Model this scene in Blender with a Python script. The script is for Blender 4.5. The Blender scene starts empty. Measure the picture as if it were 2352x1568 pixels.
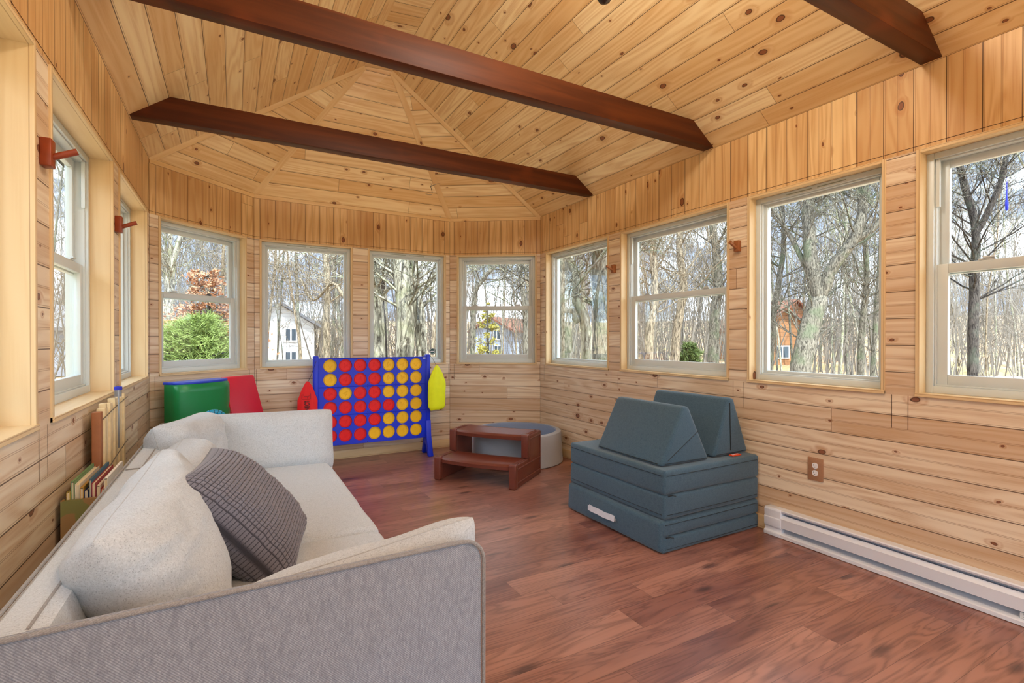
import bpy, bmesh, math, random
from mathutils import Vector, Matrix, noise
PI = math.pi
S = bpy.context.scene
COL = S.collection
random.seed(7)

# ------------------------------------------------------------ camera
CAMF, CAMYAW, CAMPITCH, CAMH = 1151.0, 0.5078, -0.0062, 1.2
cam_d = bpy.data.cameras.new('camera'); cam = bpy.data.objects.new('camera', cam_d); COL.objects.link(cam)
cam_d.sensor_width = 36; cam_d.sensor_fit = 'HORIZONTAL'; cam_d.lens = 36 * CAMF / 2352
cam_d.clip_start = .03; cam_d.clip_end = 400
cam.location = (0, 0, CAMH); cam.rotation_euler = (PI / 2 + CAMPITCH, 0, -CAMYAW)
S.camera = cam

def at(u, v, d):
    """world point seen at pixel (u,v), d metres along the view axis"""
    xc = (u - 1176) / CAMF; zc = -(v - 784) / CAMF
    cp, sp = math.cos(CAMPITCH), math.sin(CAMPITCH)
    D = cp - zc * sp; Z = zc * cp + sp
    c, s = math.cos(CAMYAW), math.sin(CAMYAW)
    return Vector(((c * xc + s * D) * d, (-s * xc + c * D) * d, CAMH + Z * d))

# ------------------------------------------------------------ world, sun, exposure
W = bpy.data.worlds.new('sky'); S.world = W; W.use_nodes = True
nt = W.node_tree; nt.nodes.clear()
wo = nt.nodes.new('ShaderNodeOutputWorld'); bg = nt.nodes.new('ShaderNodeBackground')
tc = nt.nodes.new('ShaderNodeTexCoord'); mp = nt.nodes.new('ShaderNodeMapping'); mp.inputs['Scale'].default_value = (1, 1, 2.6)
nz = nt.nodes.new('ShaderNodeTexNoise'); nz.inputs['Scale'].default_value = 2.6; nz.inputs['Detail'].default_value = 7; nz.inputs['Roughness'].default_value = .6
cr = nt.nodes.new('ShaderNodeValToRGB')
cr.color_ramp.elements[0].position = .47; cr.color_ramp.elements[0].color = (.108, .132, .195, 1)
cr.color_ramp.elements[1].position = .58; cr.color_ramp.elements[1].color = (1.02, 1.12, 1.3, 1)
nt.links.new(tc.outputs['Generated'], mp.inputs['Vector']); nt.links.new(mp.outputs[0], nz.inputs['Vector'])
nt.links.new(nz.outputs['Fac'], cr.inputs['Fac']); nt.links.new(cr.outputs[0], bg.inputs['Color'])
bg.inputs['Strength'].default_value = 1.5
nt.links.new(bg.outputs[0], wo.inputs[0])

sun_d = bpy.data.lights.new('sun', 'SUN'); sun = bpy.data.objects.new('sun', sun_d); COL.objects.link(sun)
sun_d.energy = 1.7; sun_d.angle = .01; sun_d.color = (1, .97, .92)
sun.rotation_euler = Vector((.15, .72, -1.3)).to_track_quat('-Z', 'Y').to_euler()

S.view_settings.view_transform = 'Standard'; S.view_settings.look = 'None'
S.view_settings.gamma = 1; S.view_settings.use_curve_mapping = False
S.view_settings.exposure = 2.58

# ------------------------------------------------------------ node helpers
def srgb(r, g, b):
    f = lambda c: (c / 12.92 if c <= .04045 else ((c + .055) / 1.055) ** 2.4)
    return (f(r / 255), f(g / 255), f(b / 255), 1)

class G:
    def __init__(s, name):
        s.mat = bpy.data.materials.new(name); s.mat.use_nodes = True
        s.t = s.mat.node_tree; s.b = s.t.nodes['Principled BSDF']; s.o = s.t.nodes['Material Output']
    def put(s, sock, v):
        if v is None: return
        if isinstance(v, bpy.types.NodeSocket): s.t.links.new(v, sock)
        else:
            try: sock.default_value = v
            except Exception: sock.default_value = tuple(v)[:3]
    def n(s, t, out=0, ins=None, **kw):
        nd = s.t.nodes.new('ShaderNode' + t)
        for k, v in kw.items(): setattr(nd, k, v)
        for k, v in (ins or {}).items(): s.put(nd.inputs[k], v)
        return nd.outputs[out]
    def m(s, op, a, b=None, c=None):
        nd = s.t.nodes.new('ShaderNodeMath'); nd.operation = op
        s.put(nd.inputs[0], a); s.put(nd.inputs[1], b); s.put(nd.inputs[2], c)
        return nd.outputs[0]
    def mix(s, f, a, b, mode='MIX'):
        nd = s.t.nodes.new('ShaderNodeMix'); nd.data_type = 'RGBA'; nd.blend_type = mode
        s.put(nd.inputs[0], f); s.put(nd.inputs[6], a); s.put(nd.inputs[7], b)
        return nd.outputs[2]
    def step(s, x, a, b):
        nd = s.t.nodes.new('ShaderNodeMapRange'); nd.interpolation_type = 'SMOOTHSTEP'
        s.put(nd.inputs[0], x); nd.inputs[1].default_value = a; nd.inputs[2].default_value = b
        return nd.outputs[0]
    def xyz(s, x, y, z=0.0): return s.n('CombineXYZ', ins={0: x, 1: y, 2: z})
    def sep(s, v):
        nd = s.t.nodes.new('ShaderNodeSeparateXYZ'); s.t.links.new(v, nd.inputs[0]); return nd.outputs
    def coord(s, k='Object'): return s.n('TexCoord', out=k)
    def noise(s, vec, sc=5., det=3., dist=0., ro=.5): return s.n('TexNoise', out='Fac', ins={'Vector': vec, 'Scale': sc, 'Detail': det, 'Distortion': dist, 'Roughness': ro})
    def bump(s, h, st=.3, d=.01): s.put(s.b.inputs['Normal'], s.n('Bump', ins={'Height': h, 'Strength': st, 'Distance': d}))
    def fin(s, col=None, rough=None, spec=None, **kw):
        s.put(s.b.inputs['Base Color'], col)
        if rough is not None: s.put(s.b.inputs['Roughness'], rough)
        if spec is not None: s.put(s.b.inputs['Specular IOR Level'], spec)
        for k, v in kw.items(): s.put(s.b.inputs[k.replace('_', ' ')], v)
        return s.mat

def plain(name, col, rough=.5, nscale=30, var=.08, bump=0, **kw):
    g = G(name); c = g.coord(); f = g.noise(c, nscale, 3)
    dark = tuple(x * (1 - var * 2) for x in col[:3]) + (1,); lite = tuple(min(1, x * (1 + var)) for x in col[:3]) + (1,)
    if bump: g.bump(f, bump, .002)
    return g.fin(g.mix(f, dark, lite), rough, **kw)

def pine(name, c_lo, c_hi, pw=.135, knots=.34, bead=True, knotcol=None, grainamt=.5, seg=2.6, rough=.42):
    g = G(name); uv = g.sep(g.n('UVMap')); u, v = uv[0], uv[1]
    vv = g.m('DIVIDE', v, pw); k = g.m('FLOOR', vv); f = g.m('FRACT', vv)
    r1 = g.n('TexWhiteNoise', noise_dimensions='1D', ins={'W': k})
    u2 = g.m('ADD', u, g.m('MULTIPLY', r1, 17.3)); us = g.m('DIVIDE', u2, seg)
    ks = g.m('FLOOR', us); fs = g.m('FRACT', us)
    r2 = g.n('TexWhiteNoise', noise_dimensions='2D', ins={'Vector': g.xyz(k, ks)})
    r3 = g.n('TexWhiteNoise', out=1, noise_dimensions='2D', ins={'Vector': g.xyz(g.m('ADD', k, 31.7), ks)})
    # knots
    kv = g.xyz(g.m('MULTIPLY', u2, 5.2), g.m('MULTIPLY', v, 8.5), 0)
    wob = g.n('TexNoise', out='Color', ins={'Vector': g.xyz(g.m('MULTIPLY', u2, 14.), g.m('MULTIPLY', v, 24.)), 'Scale': 1., 'Detail': 1.})
    kv = g.n('VectorMath', operation='ADD', ins={0: kv, 1: g.n('VectorMath', operation='SCALE', ins={0: wob, 'Scale': .12})})
    vo = g.t.nodes.new('ShaderNodeTexVoronoi'); vo.voronoi_dimensions = '2D'; vo.inputs['Scale'].default_value = 1; vo.inputs['Randomness'].default_value = .85
    g.t.links.new(kv, vo.inputs['Vector']); d = vo.outputs['Distance']; kc = g.sep(vo.outputs['Color'])
    on = g.m('LESS_THAN', kc[0], knots); rad = g.m('MULTIPLY_ADD', g.m('POWER', kc[1], 4.), .12, .035)
    dr = g.m('DIVIDE', d, rad)
    halo = g.m('MULTIPLY', on, g.m('SUBTRACT', 1., g.step(dr, .8, 3.6)))
    core = g.m('MULTIPLY', on, g.m('SUBTRACT', 1., g.step(dr, .85, 1.05)))
    ring = g.m('MULTIPLY', on, g.m('SUBTRACT', 1., g.step(g.m('ABSOLUTE', g.m('SUBTRACT', dr, .95)), .05, .22)))
    # grain
    gv = g.xyz(g.m('MULTIPLY', u2, .55), g.m('MULTIPLY', v, 7.), g.m('MULTIPLY', r2, 20.))
    base = g.noise(gv, 1., 2., .3)
    ph = g.m('ADD', g.m('MULTIPLY', base, 60.), g.m('MULTIPLY', halo, 7.))
    lines = g.m('MULTIPLY_ADD', g.m('SINE', ph), .5, .5)
    fine = g.noise(g.xyz(g.m('MULTIPLY', u2, 6.), g.m('MULTIPLY', v, 230.), r2), 1., 2.)
    streak = g.noise(g.xyz(g.m('MULTIPLY', u2, .8), g.m('MULTIPLY', v, 14.), g.m('MULTIPLY', r2, 9.)), 1., 3.)
    col = g.mix(r2, c_lo, c_hi)
    col = g.mix(g.m('MULTIPLY', g.step(streak, .45, .75), .3), col, tuple(x * y for x, y in zip(c_lo[:3], (.86, .70, .52))) + (1,))
    col = g.mix(g.m('MULTIPLY', g.m('MULTIPLY', lines, fine), grainamt), col, tuple(x * y for x, y in zip(c_lo[:3], (.80, .62, .42))) + (1,))
    kcol = knotcol or srgb(122, 62, 34)
    col = g.mix(g.m('MULTIPLY', halo, .38), col, srgb(176, 108, 52))
    col = g.mix(g.m('MULTIPLY', core, .85), col, kcol)
    col = g.mix(g.m('MULTIPLY', ring, .8), col, srgb(50, 22, 12))
    # joints
    e = g.m('MINIMUM', f, g.m('SUBTRACT', 1., f))
    w1 = .0016 / pw
    gr = g.m('SUBTRACT', 1., g.step(e, w1 * .7, w1 * 1.9))
    e2 = g.m('ABSOLUTE', g.m('SUBTRACT', f, .055)); gr2 = g.m('SUBTRACT', 1., g.step(e2, w1 * .3, w1 * 1.3))
    if bead:
        e3 = g.m('ABSOLUTE', g.m('SUBTRACT', g.m('ABSOLUTE', g.m('SUBTRACT', f, .5)), .02))
        gr2 = g.m('MAXIMUM', gr2, g.m('SUBTRACT', 1., g.step(e3, w1 * .3, w1 * 1.2)))
    ee = g.m('MULTIPLY', g.m('MINIMUM', fs, g.m('SUBTRACT', 1., fs)), seg)
    gr3 = g.m('SUBTRACT', 1., g.step(ee, .0006, .0016))
    G1 = g.m('MAXIMUM', gr, gr3)
    col = g.mix(g.m('MULTIPLY', gr2, .5), col, srgb(136, 84, 42))
    col = g.mix(g.m('MULTIPLY', G1, .85), col, srgb(70, 38, 18))
    hgt = g.m('SUBTRACT', g.m('MULTIPLY', fine, .15), g.m('MAXIMUM', G1, g.m('MULTIPLY', gr2, .6)))
    g.bump(hgt, .22, .002)
    return g.fin(col, rough, .35)

M = {}
M['pine_low'] = pine('pine_boards_pale', srgb(212, 184, 154), srgb(244, 231, 207), grainamt=.85)
M['pine_band'] = pine('pine_boards_amber', srgb(206, 164, 112), srgb(236, 202, 148), pw=.13, knots=.2, grainamt=.8, seg=12.)
M['pine_ceil'] = pine('pine_boards_ceiling', srgb(226, 188, 132), srgb(248, 226, 178), pw=.125, knots=.3, grainamt=.8, bead=False, seg=1.9)
M['pine_trim'] = pine('pine_trim', srgb(226, 192, 140), srgb(238, 210, 160), pw=.4, knots=.12, bead=False, seg=9., grainamt=.5)
M['pine_jamb'] = pine('pine_jamb', srgb(224, 198, 154), srgb(236, 212, 168), pw=.6, knots=.1, bead=False, seg=9., grainamt=.3)

def make_floor_mat():
    g = G('cherry_laminate'); uv = g.sep(g.n('UVMap')); u, v = uv[0], uv[1]; pw = .155; seg = 1.22
    vv = g.m('DIVIDE', v, pw); k = g.m('FLOOR', vv); f = g.m('FRACT', vv)
    r1 = g.n('TexWhiteNoise', noise_dimensions='1D', ins={'W': k})
    u2 = g.m('ADD', u, g.m('MULTIPLY', r1, 13.7)); us = g.m('DIVIDE', u2, seg); ks = g.m('FLOOR', us); fs = g.m('FRACT', us)
    r2 = g.n('TexWhiteNoise', noise_dimensions='2D', ins={'Vector': g.xyz(k, ks)})
    gv = g.xyz(g.m('MULTIPLY', u2, 1.1), g.m('MULTIPLY', v, 11.), g.m('MULTIPLY', r2, 40.))
    base = g.noise(gv, 1., 2.5, .6)
    lines = g.m('MULTIPLY_ADD', g.m('SINE', g.m('MULTIPLY', base, 75.)), .5, .5)
    lines = g.m('POWER', lines, 2.)
    fine = g.noise(g.xyz(g.m('MULTIPLY', u2, 7.), g.m('MULTIPLY', v, 200.), r2), 1., 3.)
    blot = g.noise(g.xyz(g.m('MULTIPLY', u2, 1.6), g.m('MULTIPLY', v, 9.), g.m('MULTIPLY', r2, 11.)), 1., 3.)
    col = g.mix(r2, srgb(144, 94, 80), srgb(182, 130, 112))
    col = g.mix(g.m('MULTIPLY', g.step(blot, .45, .75), .65), col, srgb(92, 46, 40))
    col = g.mix(g.m('MULTIPLY', lines, g.m('MULTIPLY', fine, .75)), col, srgb(64, 28, 22))
    vo = g.t.nodes.new('ShaderNodeTexVoronoi'); vo.voronoi_dimensions = '2D'; vo.inputs['Scale'].default_value = 1
    g.t.links.new(g.xyz(g.m('MULTIPLY', u2, 1.7), g.m('MULTIPLY', v, 5.)), vo.inputs['Vector'])
    kn = g.m('MULTIPLY', g.m('LESS_THAN', g.sep(vo.outputs['Color'])[0], .3), g.m('SUBTRACT', 1., g.step(vo.outputs['Distance'], .03, .16)))
    col = g.mix(g.m('MULTIPLY', kn, .7), col, srgb(44, 24, 28))
    e = g.m('MULTIPLY', g.m('MINIMUM', f, g.m('SUBTRACT', 1., f)), pw); ee = g.m('MULTIPLY', g.m('MINIMUM', fs, g.m('SUBTRACT', 1., fs)), seg)
    gr = g.m('SUBTRACT', 1., g.step(g.m('MINIMUM', e, ee), .0003, .0014))
    col = g.mix(g.m('MULTIPLY', gr, .6), col, srgb(50, 26, 20))
    g.bump(g.m('SUBTRACT', g.m('MULTIPLY', fine, .3), gr), .12, .002)
    return g.fin(col, g.m('MULTIPLY_ADD', fine, .10, .26), .9)
M['floor'] = make_floor_mat()

def make_beam_mat():
    g = G('stained_beam'); c = g.sep(g.coord()); v = g.xyz(g.m('MULTIPLY', c[0], 1.4), g.m('MULTIPLY', c[1], 20.), g.m('MULTIPLY', c[2], 20.))
    a = g.noise(v, 1., 4., .4); b = g.noise(g.coord(), 3., 2.)
    col = g.mix(g.step(a, .35, .7), srgb(68, 28, 8), srgb(90, 42, 14)); col = g.mix(g.m('MULTIPLY', g.step(b, .6, .75), .5), col, srgb(116, 52, 20))
    g.bump(a, .25, .004)
    return g.fin(col, .5, .25)
M['beam'] = make_beam_mat()
M['vinyl'] = plain('white_vinyl', srgb(208, 217, 218), .35, 8, .02)
M['vinyl_line'] = plain('window_gasket', srgb(150, 160, 150), .5, 8, .02)
M['gap'] = plain('dark_gap', srgb(60, 34, 18), .9)
M['siding'] = plain('outer_siding', srgb(198, 190, 178), .8)

def make_glass():
    g = G('window_glass'); g.t.nodes.remove(g.b)
    lw = g.n('LayerWeight', out='Fresnel', ins={'Blend': .28})
    tr = g.n('BsdfTransparent', ins={'Color': (.93, .97, .95, 1)}); gl = g.n('BsdfGlossy', ins={'Roughness': .01, 'Color': (1, 1, 1, 1)})
    g.t.links.new(g.n('MixShader', ins={0: g.m('MULTIPLY', lw, .22), 1: tr, 2: gl}), g.o.inputs[0])
    return g.mat
M['glass'] = make_glass()

def make_fabric(name, lo, hi, speck, twill=260., stretch=1., rough=.95, tw=.5, spk=.5):
    g = G(name); o = g.coord(); c = g.sep(o)
    dg = g.m('ADD', g.m('ADD', c[0], c[1]), c[2])
    t = g.m('MULTIPLY_ADD', g.m('SINE', g.m('MULTIPLY', dg, twill * 2 * PI)), .5, .5)
    h = g.noise(g.xyz(g.m('MULTIPLY', c[0], 1.), g.m('MULTIPLY', c[1], 1.), g.m('MULTIPLY', c[2], stretch)), 220., 2.)
    big = g.noise(g.xyz(c[0], c[1], g.m('MULTIPLY', c[2], stretch)), 60., 3.)
    sp = g.step(g.noise(o, 420., 1.), .60, .72)
    col = g.mix(h, lo, hi); col = g.mix(g.m('MULTIPLY', t, tw), col, lo)
    col = g.mix(g.m('MULTIPLY', g.step(big, .5, .75), .35), col, lo)
    col = g.mix(g.m('MULTIPLY', sp, spk), col, speck)
    g.bump(g.m('ADD', g.m('MULTIPLY', t, tw), h), .35, .0012)
    return g.fin(col, rough, .15, Sheen_Weight=.25)
M['linen'] = make_fabric('oatmeal_linen', srgb(166, 172, 178), srgb(210, 215, 220), srgb(94, 96, 102), tw=0., spk=.5)
M['tweed'] = make_fabric('oatmeal_twill', srgb(116, 120, 130), srgb(192, 196, 206), srgb(80, 80, 90), twill=190., stretch=.35, tw=.75, spk=.4)
M['seam'] = make_fabric('linen_seam', srgb(162, 164, 166), srgb(196, 198, 200), srgb(140, 140, 142), tw=.2)
M['piping'] = make_fabric('twisted_piping', srgb(122, 118, 118), srgb(180, 178, 176), srgb(90, 84, 80), twill=300., tw=.6)
M['suede'] = make_fabric('blue_grey_suede', srgb(48, 74, 94), srgb(88, 116, 134), srgb(38, 52, 62), twill=500., tw=.15, spk=.4, rough=.85)
M['zip'] = plain('dark_zip', srgb(30, 40, 46), .6)

def make_waffle():
    g = G('grey_waffle'); uv = g.sep(g.n('UVMap'))
    fx = g.m('ABSOLUTE', g.m('SUBTRACT', g.m('FRACT', uv[0]), .5)); fy = g.m('ABSOLUTE', g.m('SUBTRACT', g.m('FRACT', uv[1]), .5))
    e = g.step(g.m('MAXIMUM', fx, fy), .34, .47); h = g.noise(g.coord(), 300., 2.)
    col = g.mix(h, srgb(92, 90, 100), srgb(138, 134, 142)); col = g.mix(g.m('MULTIPLY', e, .8), col, srgb(40, 40, 48))
    g.bump(h, .3, .001)
    return g.fin(col, .95, .1, Sheen_Weight=.3)
M['waffle'] = make_waffle()
M['blue'] = plain('blue_plastic', srgb(0, 44, 214), .42, 6, .03)
M['red'] = plain('red_plastic', srgb(240, 0, 0), .5, 6, .03)
M['yellow'] = plain('yellow_plastic', srgb(255, 198, 0), .45, 6, .03)
M['brown'] = plain('brown_plastic', srgb(112, 56, 42), .34, 60, .06, .15)
M['heater'] = plain('heater_enamel', srgb(226, 230, 240), .35, 6, .01)
M['heater_in'] = plain('heater_inside', srgb(150, 170, 192), .4, 6, .03)
M['black'] = plain('black_bits', srgb(22, 22, 26), .5)
M['red_vinyl'] = plain('red_vinyl', srgb(214, 22, 52), .38, 9, .05, .2)
M['green_vinyl'] = plain('green_vinyl', srgb(14, 128, 66), .33, 9, .05, .2)
M['blue_vinyl'] = plain('blue_vinyl', srgb(30, 60, 190), .38)
M['yellow_vinyl'] = plain('yellow_vinyl', srgb(206, 176, 30), .4)
M['bag_red'] = plain('red_bag_cloth', srgb(232, 22, 26), .7, 20, .06, .3)
M['bag_yellow'] = plain('yellow_bag_cloth', srgb(232, 240, 8), .7, 20, .05, .3)
M['teal'] = plain('teal_plastic', srgb(20, 150, 190), .4)
M['white_cloth'] = plain('white_cloth', srgb(232, 232, 240), .8)
M['blue_cloth'] = plain('blue_cloth', srgb(40, 50, 190), .8)
M['foam'] = plain('grey_velvet', srgb(176, 180, 188), .8, 200, .05)
M['foam_in'] = plain('blue_grey_velvet', srgb(132, 146, 172), .8, 200, .05)
M['plate'] = plain('tan_wood_plate', srgb(172, 128, 96), .5, 90, .1)
M['white'] = plain('white_plastic', srgb(240, 240, 244), .35, 6, .01)
M['hook'] = plain('cherry_peg', srgb(150, 62, 26), .35, 50, .15)
M['hook_pale'] = plain('walnut_peg', srgb(160, 98, 54), .45, 50, .12)
M['orange'] = plain('orange_tag', srgb(240, 80, 30), .6)
M['twine'] = plain('twine', srgb(120, 110, 96), .9)
M['slat'] = plain('bamboo_slat', srgb(222, 198, 152), .6, 40, .12)
M['slat2'] = plain('pale_slat', srgb(238, 222, 188), .6, 40, .1)
M['board_brown'] = plain('brown_board', srgb(156, 96, 54), .6, 40, .12)
M['steel'] = plain('dull_steel', srgb(150, 152, 156), .35, 20, .05, Metallic=.7)
M['bronze'] = plain('dark_bronze', srgb(46, 32, 26), .35, 20, .1)

# ------------------------------------------------------------ mesh helpers
def link(name, me, parent=None, loc=None):
    o = bpy.data.objects.new(name, me); COL.objects.link(o)
    if parent is not None: o.parent = parent
    if loc is not None: o.location = loc
    return o
def tag(o, label=None, cat=None, group=None, kind=None):
    if label: o['label'] = label
    if cat: o['category'] = cat
    if group: o['group'] = group
    if kind: o['kind'] = kind
    return o
def empty(name, loc=(0, 0, 0), rz=0, label=None, cat=None, group=None):
    o = bpy.data.objects.new(name, None); COL.objects.link(o); o.empty_display_size = .1
    o.location = loc; o.rotation_euler = (0, 0, rz)
    return tag(o, label, cat, group)

class MB:
    def __init__(s): s.v = []; s.f = []; s.mi = []; s.uv = []
    def add(s, vs, fs, mi=0, uvs=None):
        o = len(s.v); s.v += [tuple(p) for p in vs]
        for i, f in enumerate(fs):
            s.f.append(tuple(o + j for j in f)); s.mi.append(mi)
            s.uv.append(uvs[i] if uvs else None)
    def quad(s, pts, mi=0, uv=None): s.add(pts, [tuple(range(len(pts)))], mi, [uv] if uv else None)
    def box(s, a, b, mi=0, mat=None):
        x0, y0, z0 = a; x1, y1, z1 = b
        vs = [Vector(p) for p in ((x0, y0, z0), (x1, y0, z0), (x1, y1, z0), (x0, y1, z0), (x0, y0, z1), (x1, y0, z1), (x1, y1, z1), (x0, y1, z1))]
        dims = (abs(x1 - x0), abs(y1 - y0), abs(z1 - z0)); L = dims.index(max(dims)); o = [i for i in range(3) if i != L]
        fs = [(0, 3, 2, 1), (4, 5, 6, 7), (0, 1, 5, 4), (1, 2, 6, 5), (2, 3, 7, 6), (3, 0, 4, 7)]
        off = random.random() * 5
        uvs = [[(vs[i][L] + off, vs[i][o[0]] - min(a[o[0]], b[o[0]]) + vs[i][o[1]] - min(a[o[1]], b[o[1]]) + .02) for i in f] for f in fs]
        if mat is not None: vs = [mat @ p for p in vs]
        s.add(vs, fs, mi, uvs)
    def tube(s, pts, rad, n=8, mi=0, cap=True):
        pts = [Vector(p) for p in pts]; k = len(pts)
        if not hasattr(rad, '__len__'): rad = [rad] * k
        rings = []; up = None
        for i, p in enumerate(pts):
            t = (pts[min(i + 1, k - 1)] - pts[max(i - 1, 0)])
            if t.length < 1e-9: t = Vector((0, 0, 1))
            t.normalize()
            if up is None: up = t.orthogonal().normalized()
            a = up - t * up.dot(t)
            if a.length < 1e-6: a = t.orthogonal()
            a.normalize(); up = a; b = t.cross(a)
            rings.append([p + (a * math.cos(2 * PI * j / n) + b * math.sin(2 * PI * j / n)) * rad[i] for j in range(n)])
        vs = [q for r in rings for q in r]
        fs = [(i * n + j, i * n + (j + 1) % n, (i + 1) * n + (j + 1) % n, (i + 1) * n + j) for i in range(k - 1) for j in range(n)]
        if cap: fs += [tuple(reversed(range(n))), tuple((k - 1) * n + j for j in range(n))]
        s.add(vs, fs, mi)
    def lathe(s, prof, n=32, mi=0, mat=None, ang=2 * PI):
        vs = []; k = len(prof); full = ang > 6.28; m = n if full else n + 1
        for r, z in prof:
            for j in range(m):
                a = ang * j / n; p = Vector((r * math.cos(a), r * math.sin(a), z)); vs.append(mat @ p if mat is not None else p)
        fs = [(i * m + j, i * m + (j + 1) % m, (i + 1) * m + (j + 1) % m, (i + 1) * m + j) for i in range(k - 1) for j in range(n)]
        s.add(vs, fs, mi)
    def prism(s, poly, a, b, mi=0, fn=None):
        """poly in 2D extruded between a and b; fn(x,y,t)->3D"""
        n = len(poly); fn = fn or (lambda x, y, t: (x, t, y))
        vs = [fn(x, y, a) for x, y in poly] + [fn(x, y, b) for x, y in poly]
        s.add(vs, [tuple(reversed(range(n))), tuple(range(n, 2 * n))] + [(i, (i + 1) % n, n + (i + 1) % n, n + i) for i in range(n)], mi)
    def obj(s, name, mats, parent=None, loc=None, smooth=False, bevel=0, bseg=3, merge=False, sub=0, angle=.7):
        if not isinstance(mats, (list, tuple)): mats = [mats]
        me = bpy.data.meshes.new(name); me.from_pydata(s.v, [], s.f)
        for m in mats: me.materials.append(m)
        me.polygons.foreach_set('material_index', s.mi)
        if any(u is not None for u in s.uv):
            ul = me.uv_layers.new(name='UVMap')
            for p, u in zip(me.polygons, s.uv):
                if u is not None:
                    for li, w in zip(p.loop_indices, u): ul.data[li].uv = w
        bm = bmesh.new(); bm.from_mesh(me)
        if merge: bmesh.ops.remove_doubles(bm, verts=bm.verts, dist=1e-5)
        bmesh.ops.recalc_face_normals(bm, faces=bm.faces)
        if bevel:
            ed = [e for e in bm.edges if len(e.link_faces) == 2 and e.calc_face_angle(0) > .35]
            bmesh.ops.bevel(bm, geom=ed, offset=bevel, segments=bseg, profile=.5, affect='EDGES', clamp_overlap=True)
        bm.to_mesh(me); bm.free()
        if smooth or bevel:
            me.polygons.foreach_set('use_smooth', [True] * len(me.polygons))
            try: me.set_sharp_from_angle(angle=angle)
            except Exception: pass
        return link(name, me, parent, loc)

def softbox(name, a, b, r, mat, parent=None, crown=(0, 0, 0), n=14, wob=0., seed=0, matw=None, nr=4):
    """rounded, slightly stuffed box between corners a and b"""
    a = Vector(a); b = Vector(b); c = (a + b) / 2; h = (b - a) / 2
    def axis(hh):
        q = [-hh + r * (1 - math.cos(PI / 2 * i / nr)) * 1. for i in range(nr)]
        q = [-hh + r * i / nr for i in range(nr)]
        m = [-hh + r + (2 * hh - 2 * r) * i / n for i in range(n + 1)]
        return q + m + [-x for x in reversed(q)]
    ax = [axis(h[i]) for i in range(3)]; mb = MB()
    for d in range(3):
        o1, o2 = (d + 1) % 3, (d + 2) % 3; A, B = ax[o1], ax[o2]
        for sg in (-1, 1):
            vs = []
            for x in A:
                for y in B:
                    p = Vector((0, 0, 0)); p[d] = sg * h[d]; p[o1] = x; p[o2] = y
                    inner = Vector([max(-(h[i] - r), min(h[i] - r, p[i])) for i in range(3)])
                    q = p - inner
                    if q.length > 1e-9: q = q.normalized() * r
                    p2 = inner + q
                    u1, u2, u3 = [p2[i] / h[i] for i in range(3)]
                    fx = (1 - u2 * u2) * (1 - u3 * u3); fy = (1 - u1 * u1) * (1 - u3 * u3); fz = (1 - u1 * u1) * (1 - u2 * u2)
                    p2 += Vector((crown[0] * fx * (1 if u1 > 0 else -1) * min(1, abs(u1)), crown[1] * fy * (1 if u2 > 0 else -1) * min(1, abs(u2)), crown[2] * fz * (1 if u3 > 0 else -1) * min(1, abs(u3))))
                    if wob:
                        p2 += noise.noise_vector((p2 + Vector((seed, seed * 2, 0))) * 5) * wob + noise.noise_vector((p2 + Vector((seed, 0, seed))) * 16) * wob * .3
                    vs.append(p2 + c)
            L = len(B)
            fs = [(i * L + j, i * L + j + 1, (i + 1) * L + j + 1, (i + 1) * L + j) for i in range(len(A) - 1) for j in range(L - 1)]
            mb.add(vs if matw is None else [matw @ p for p in vs], fs)
    return mb.obj(name, mat, parent, smooth=True, merge=True, angle=1.6)

def pillow(name, w, h, t, mat, n=44, seed=0, wr=.012, pinch=.05, cells=0, seam=None, pw=4., sag=0., rc=.05):
    """stuffed cushion in local XZ, thickness Y, origin at centre"""
    mb = MB()
    for sg in (-1, 1):
        vs = []; uvs = {}
        for i in range(n + 1):
            for j in range(n + 1):
                x = math.sin((i / n - .5) * PI * .98) / math.sin(.49 * PI) if not cells else 2 * i / n - 1
                y = math.sin((j / n - .5) * PI * .98) / math.sin(.49 * PI) if not cells else 2 * j / n - 1
                X = w / 2 * x * (1 - pinch * (1 - y * y) * abs(x) ** 3); Z = h / 2 * y * (1 - pinch * (1 - x * x) * abs(y) ** 3)
                T = max(0, (1 - abs(x) ** pw) * (1 - abs(y) ** pw)) ** .55
                yy = sg * T * t / 2
                cf = 1 - rc * (abs(x) * abs(y)) ** 5; X *= cf; Z *= cf
                e = min(1, T * 1.5)
                nv = noise.noise_vector(Vector((X * 4 + seed, Z * 4, sg * 3 + seed)))
                rn = 1 - abs(noise.noise(Vector((X * 7 + seed, Z * 16, sg * 5. + seed)))) * 2
                yy += sg * e * (nv[0] * wr * 1.6 + rn * wr * .5)
                X += e * nv[1] * wr * .8; Z += e * nv[2] * wr * .8 - sag * (1 - x * x) * (y > 0) * y
                if cells:
                    cx = abs((x * .5 + .5) * cells % 1 - .5) * 2; cy = abs((y * .5 + .5) * cells % 1 - .5) * 2
                    yy += sg * e * .0052 * (1 - max(cx, cy) ** 3)
                vs.append((X, yy, Z))
        fs = []; uv = []
        for i in range(n):
            for j in range(n):
                q = [(i, j), (i, j + 1), (i + 1, j + 1), (i + 1, j)]
                fs.append(tuple(a * (n + 1) + b for a, b in q))
                c = cells or 30
                uv.append([(a * c / n, b * c / n) for a, b in q])
        mb.add(vs, fs, 0, uv)
    o = mb.obj(name, mat, smooth=True, merge=True, angle=2.6)
    return o

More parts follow.
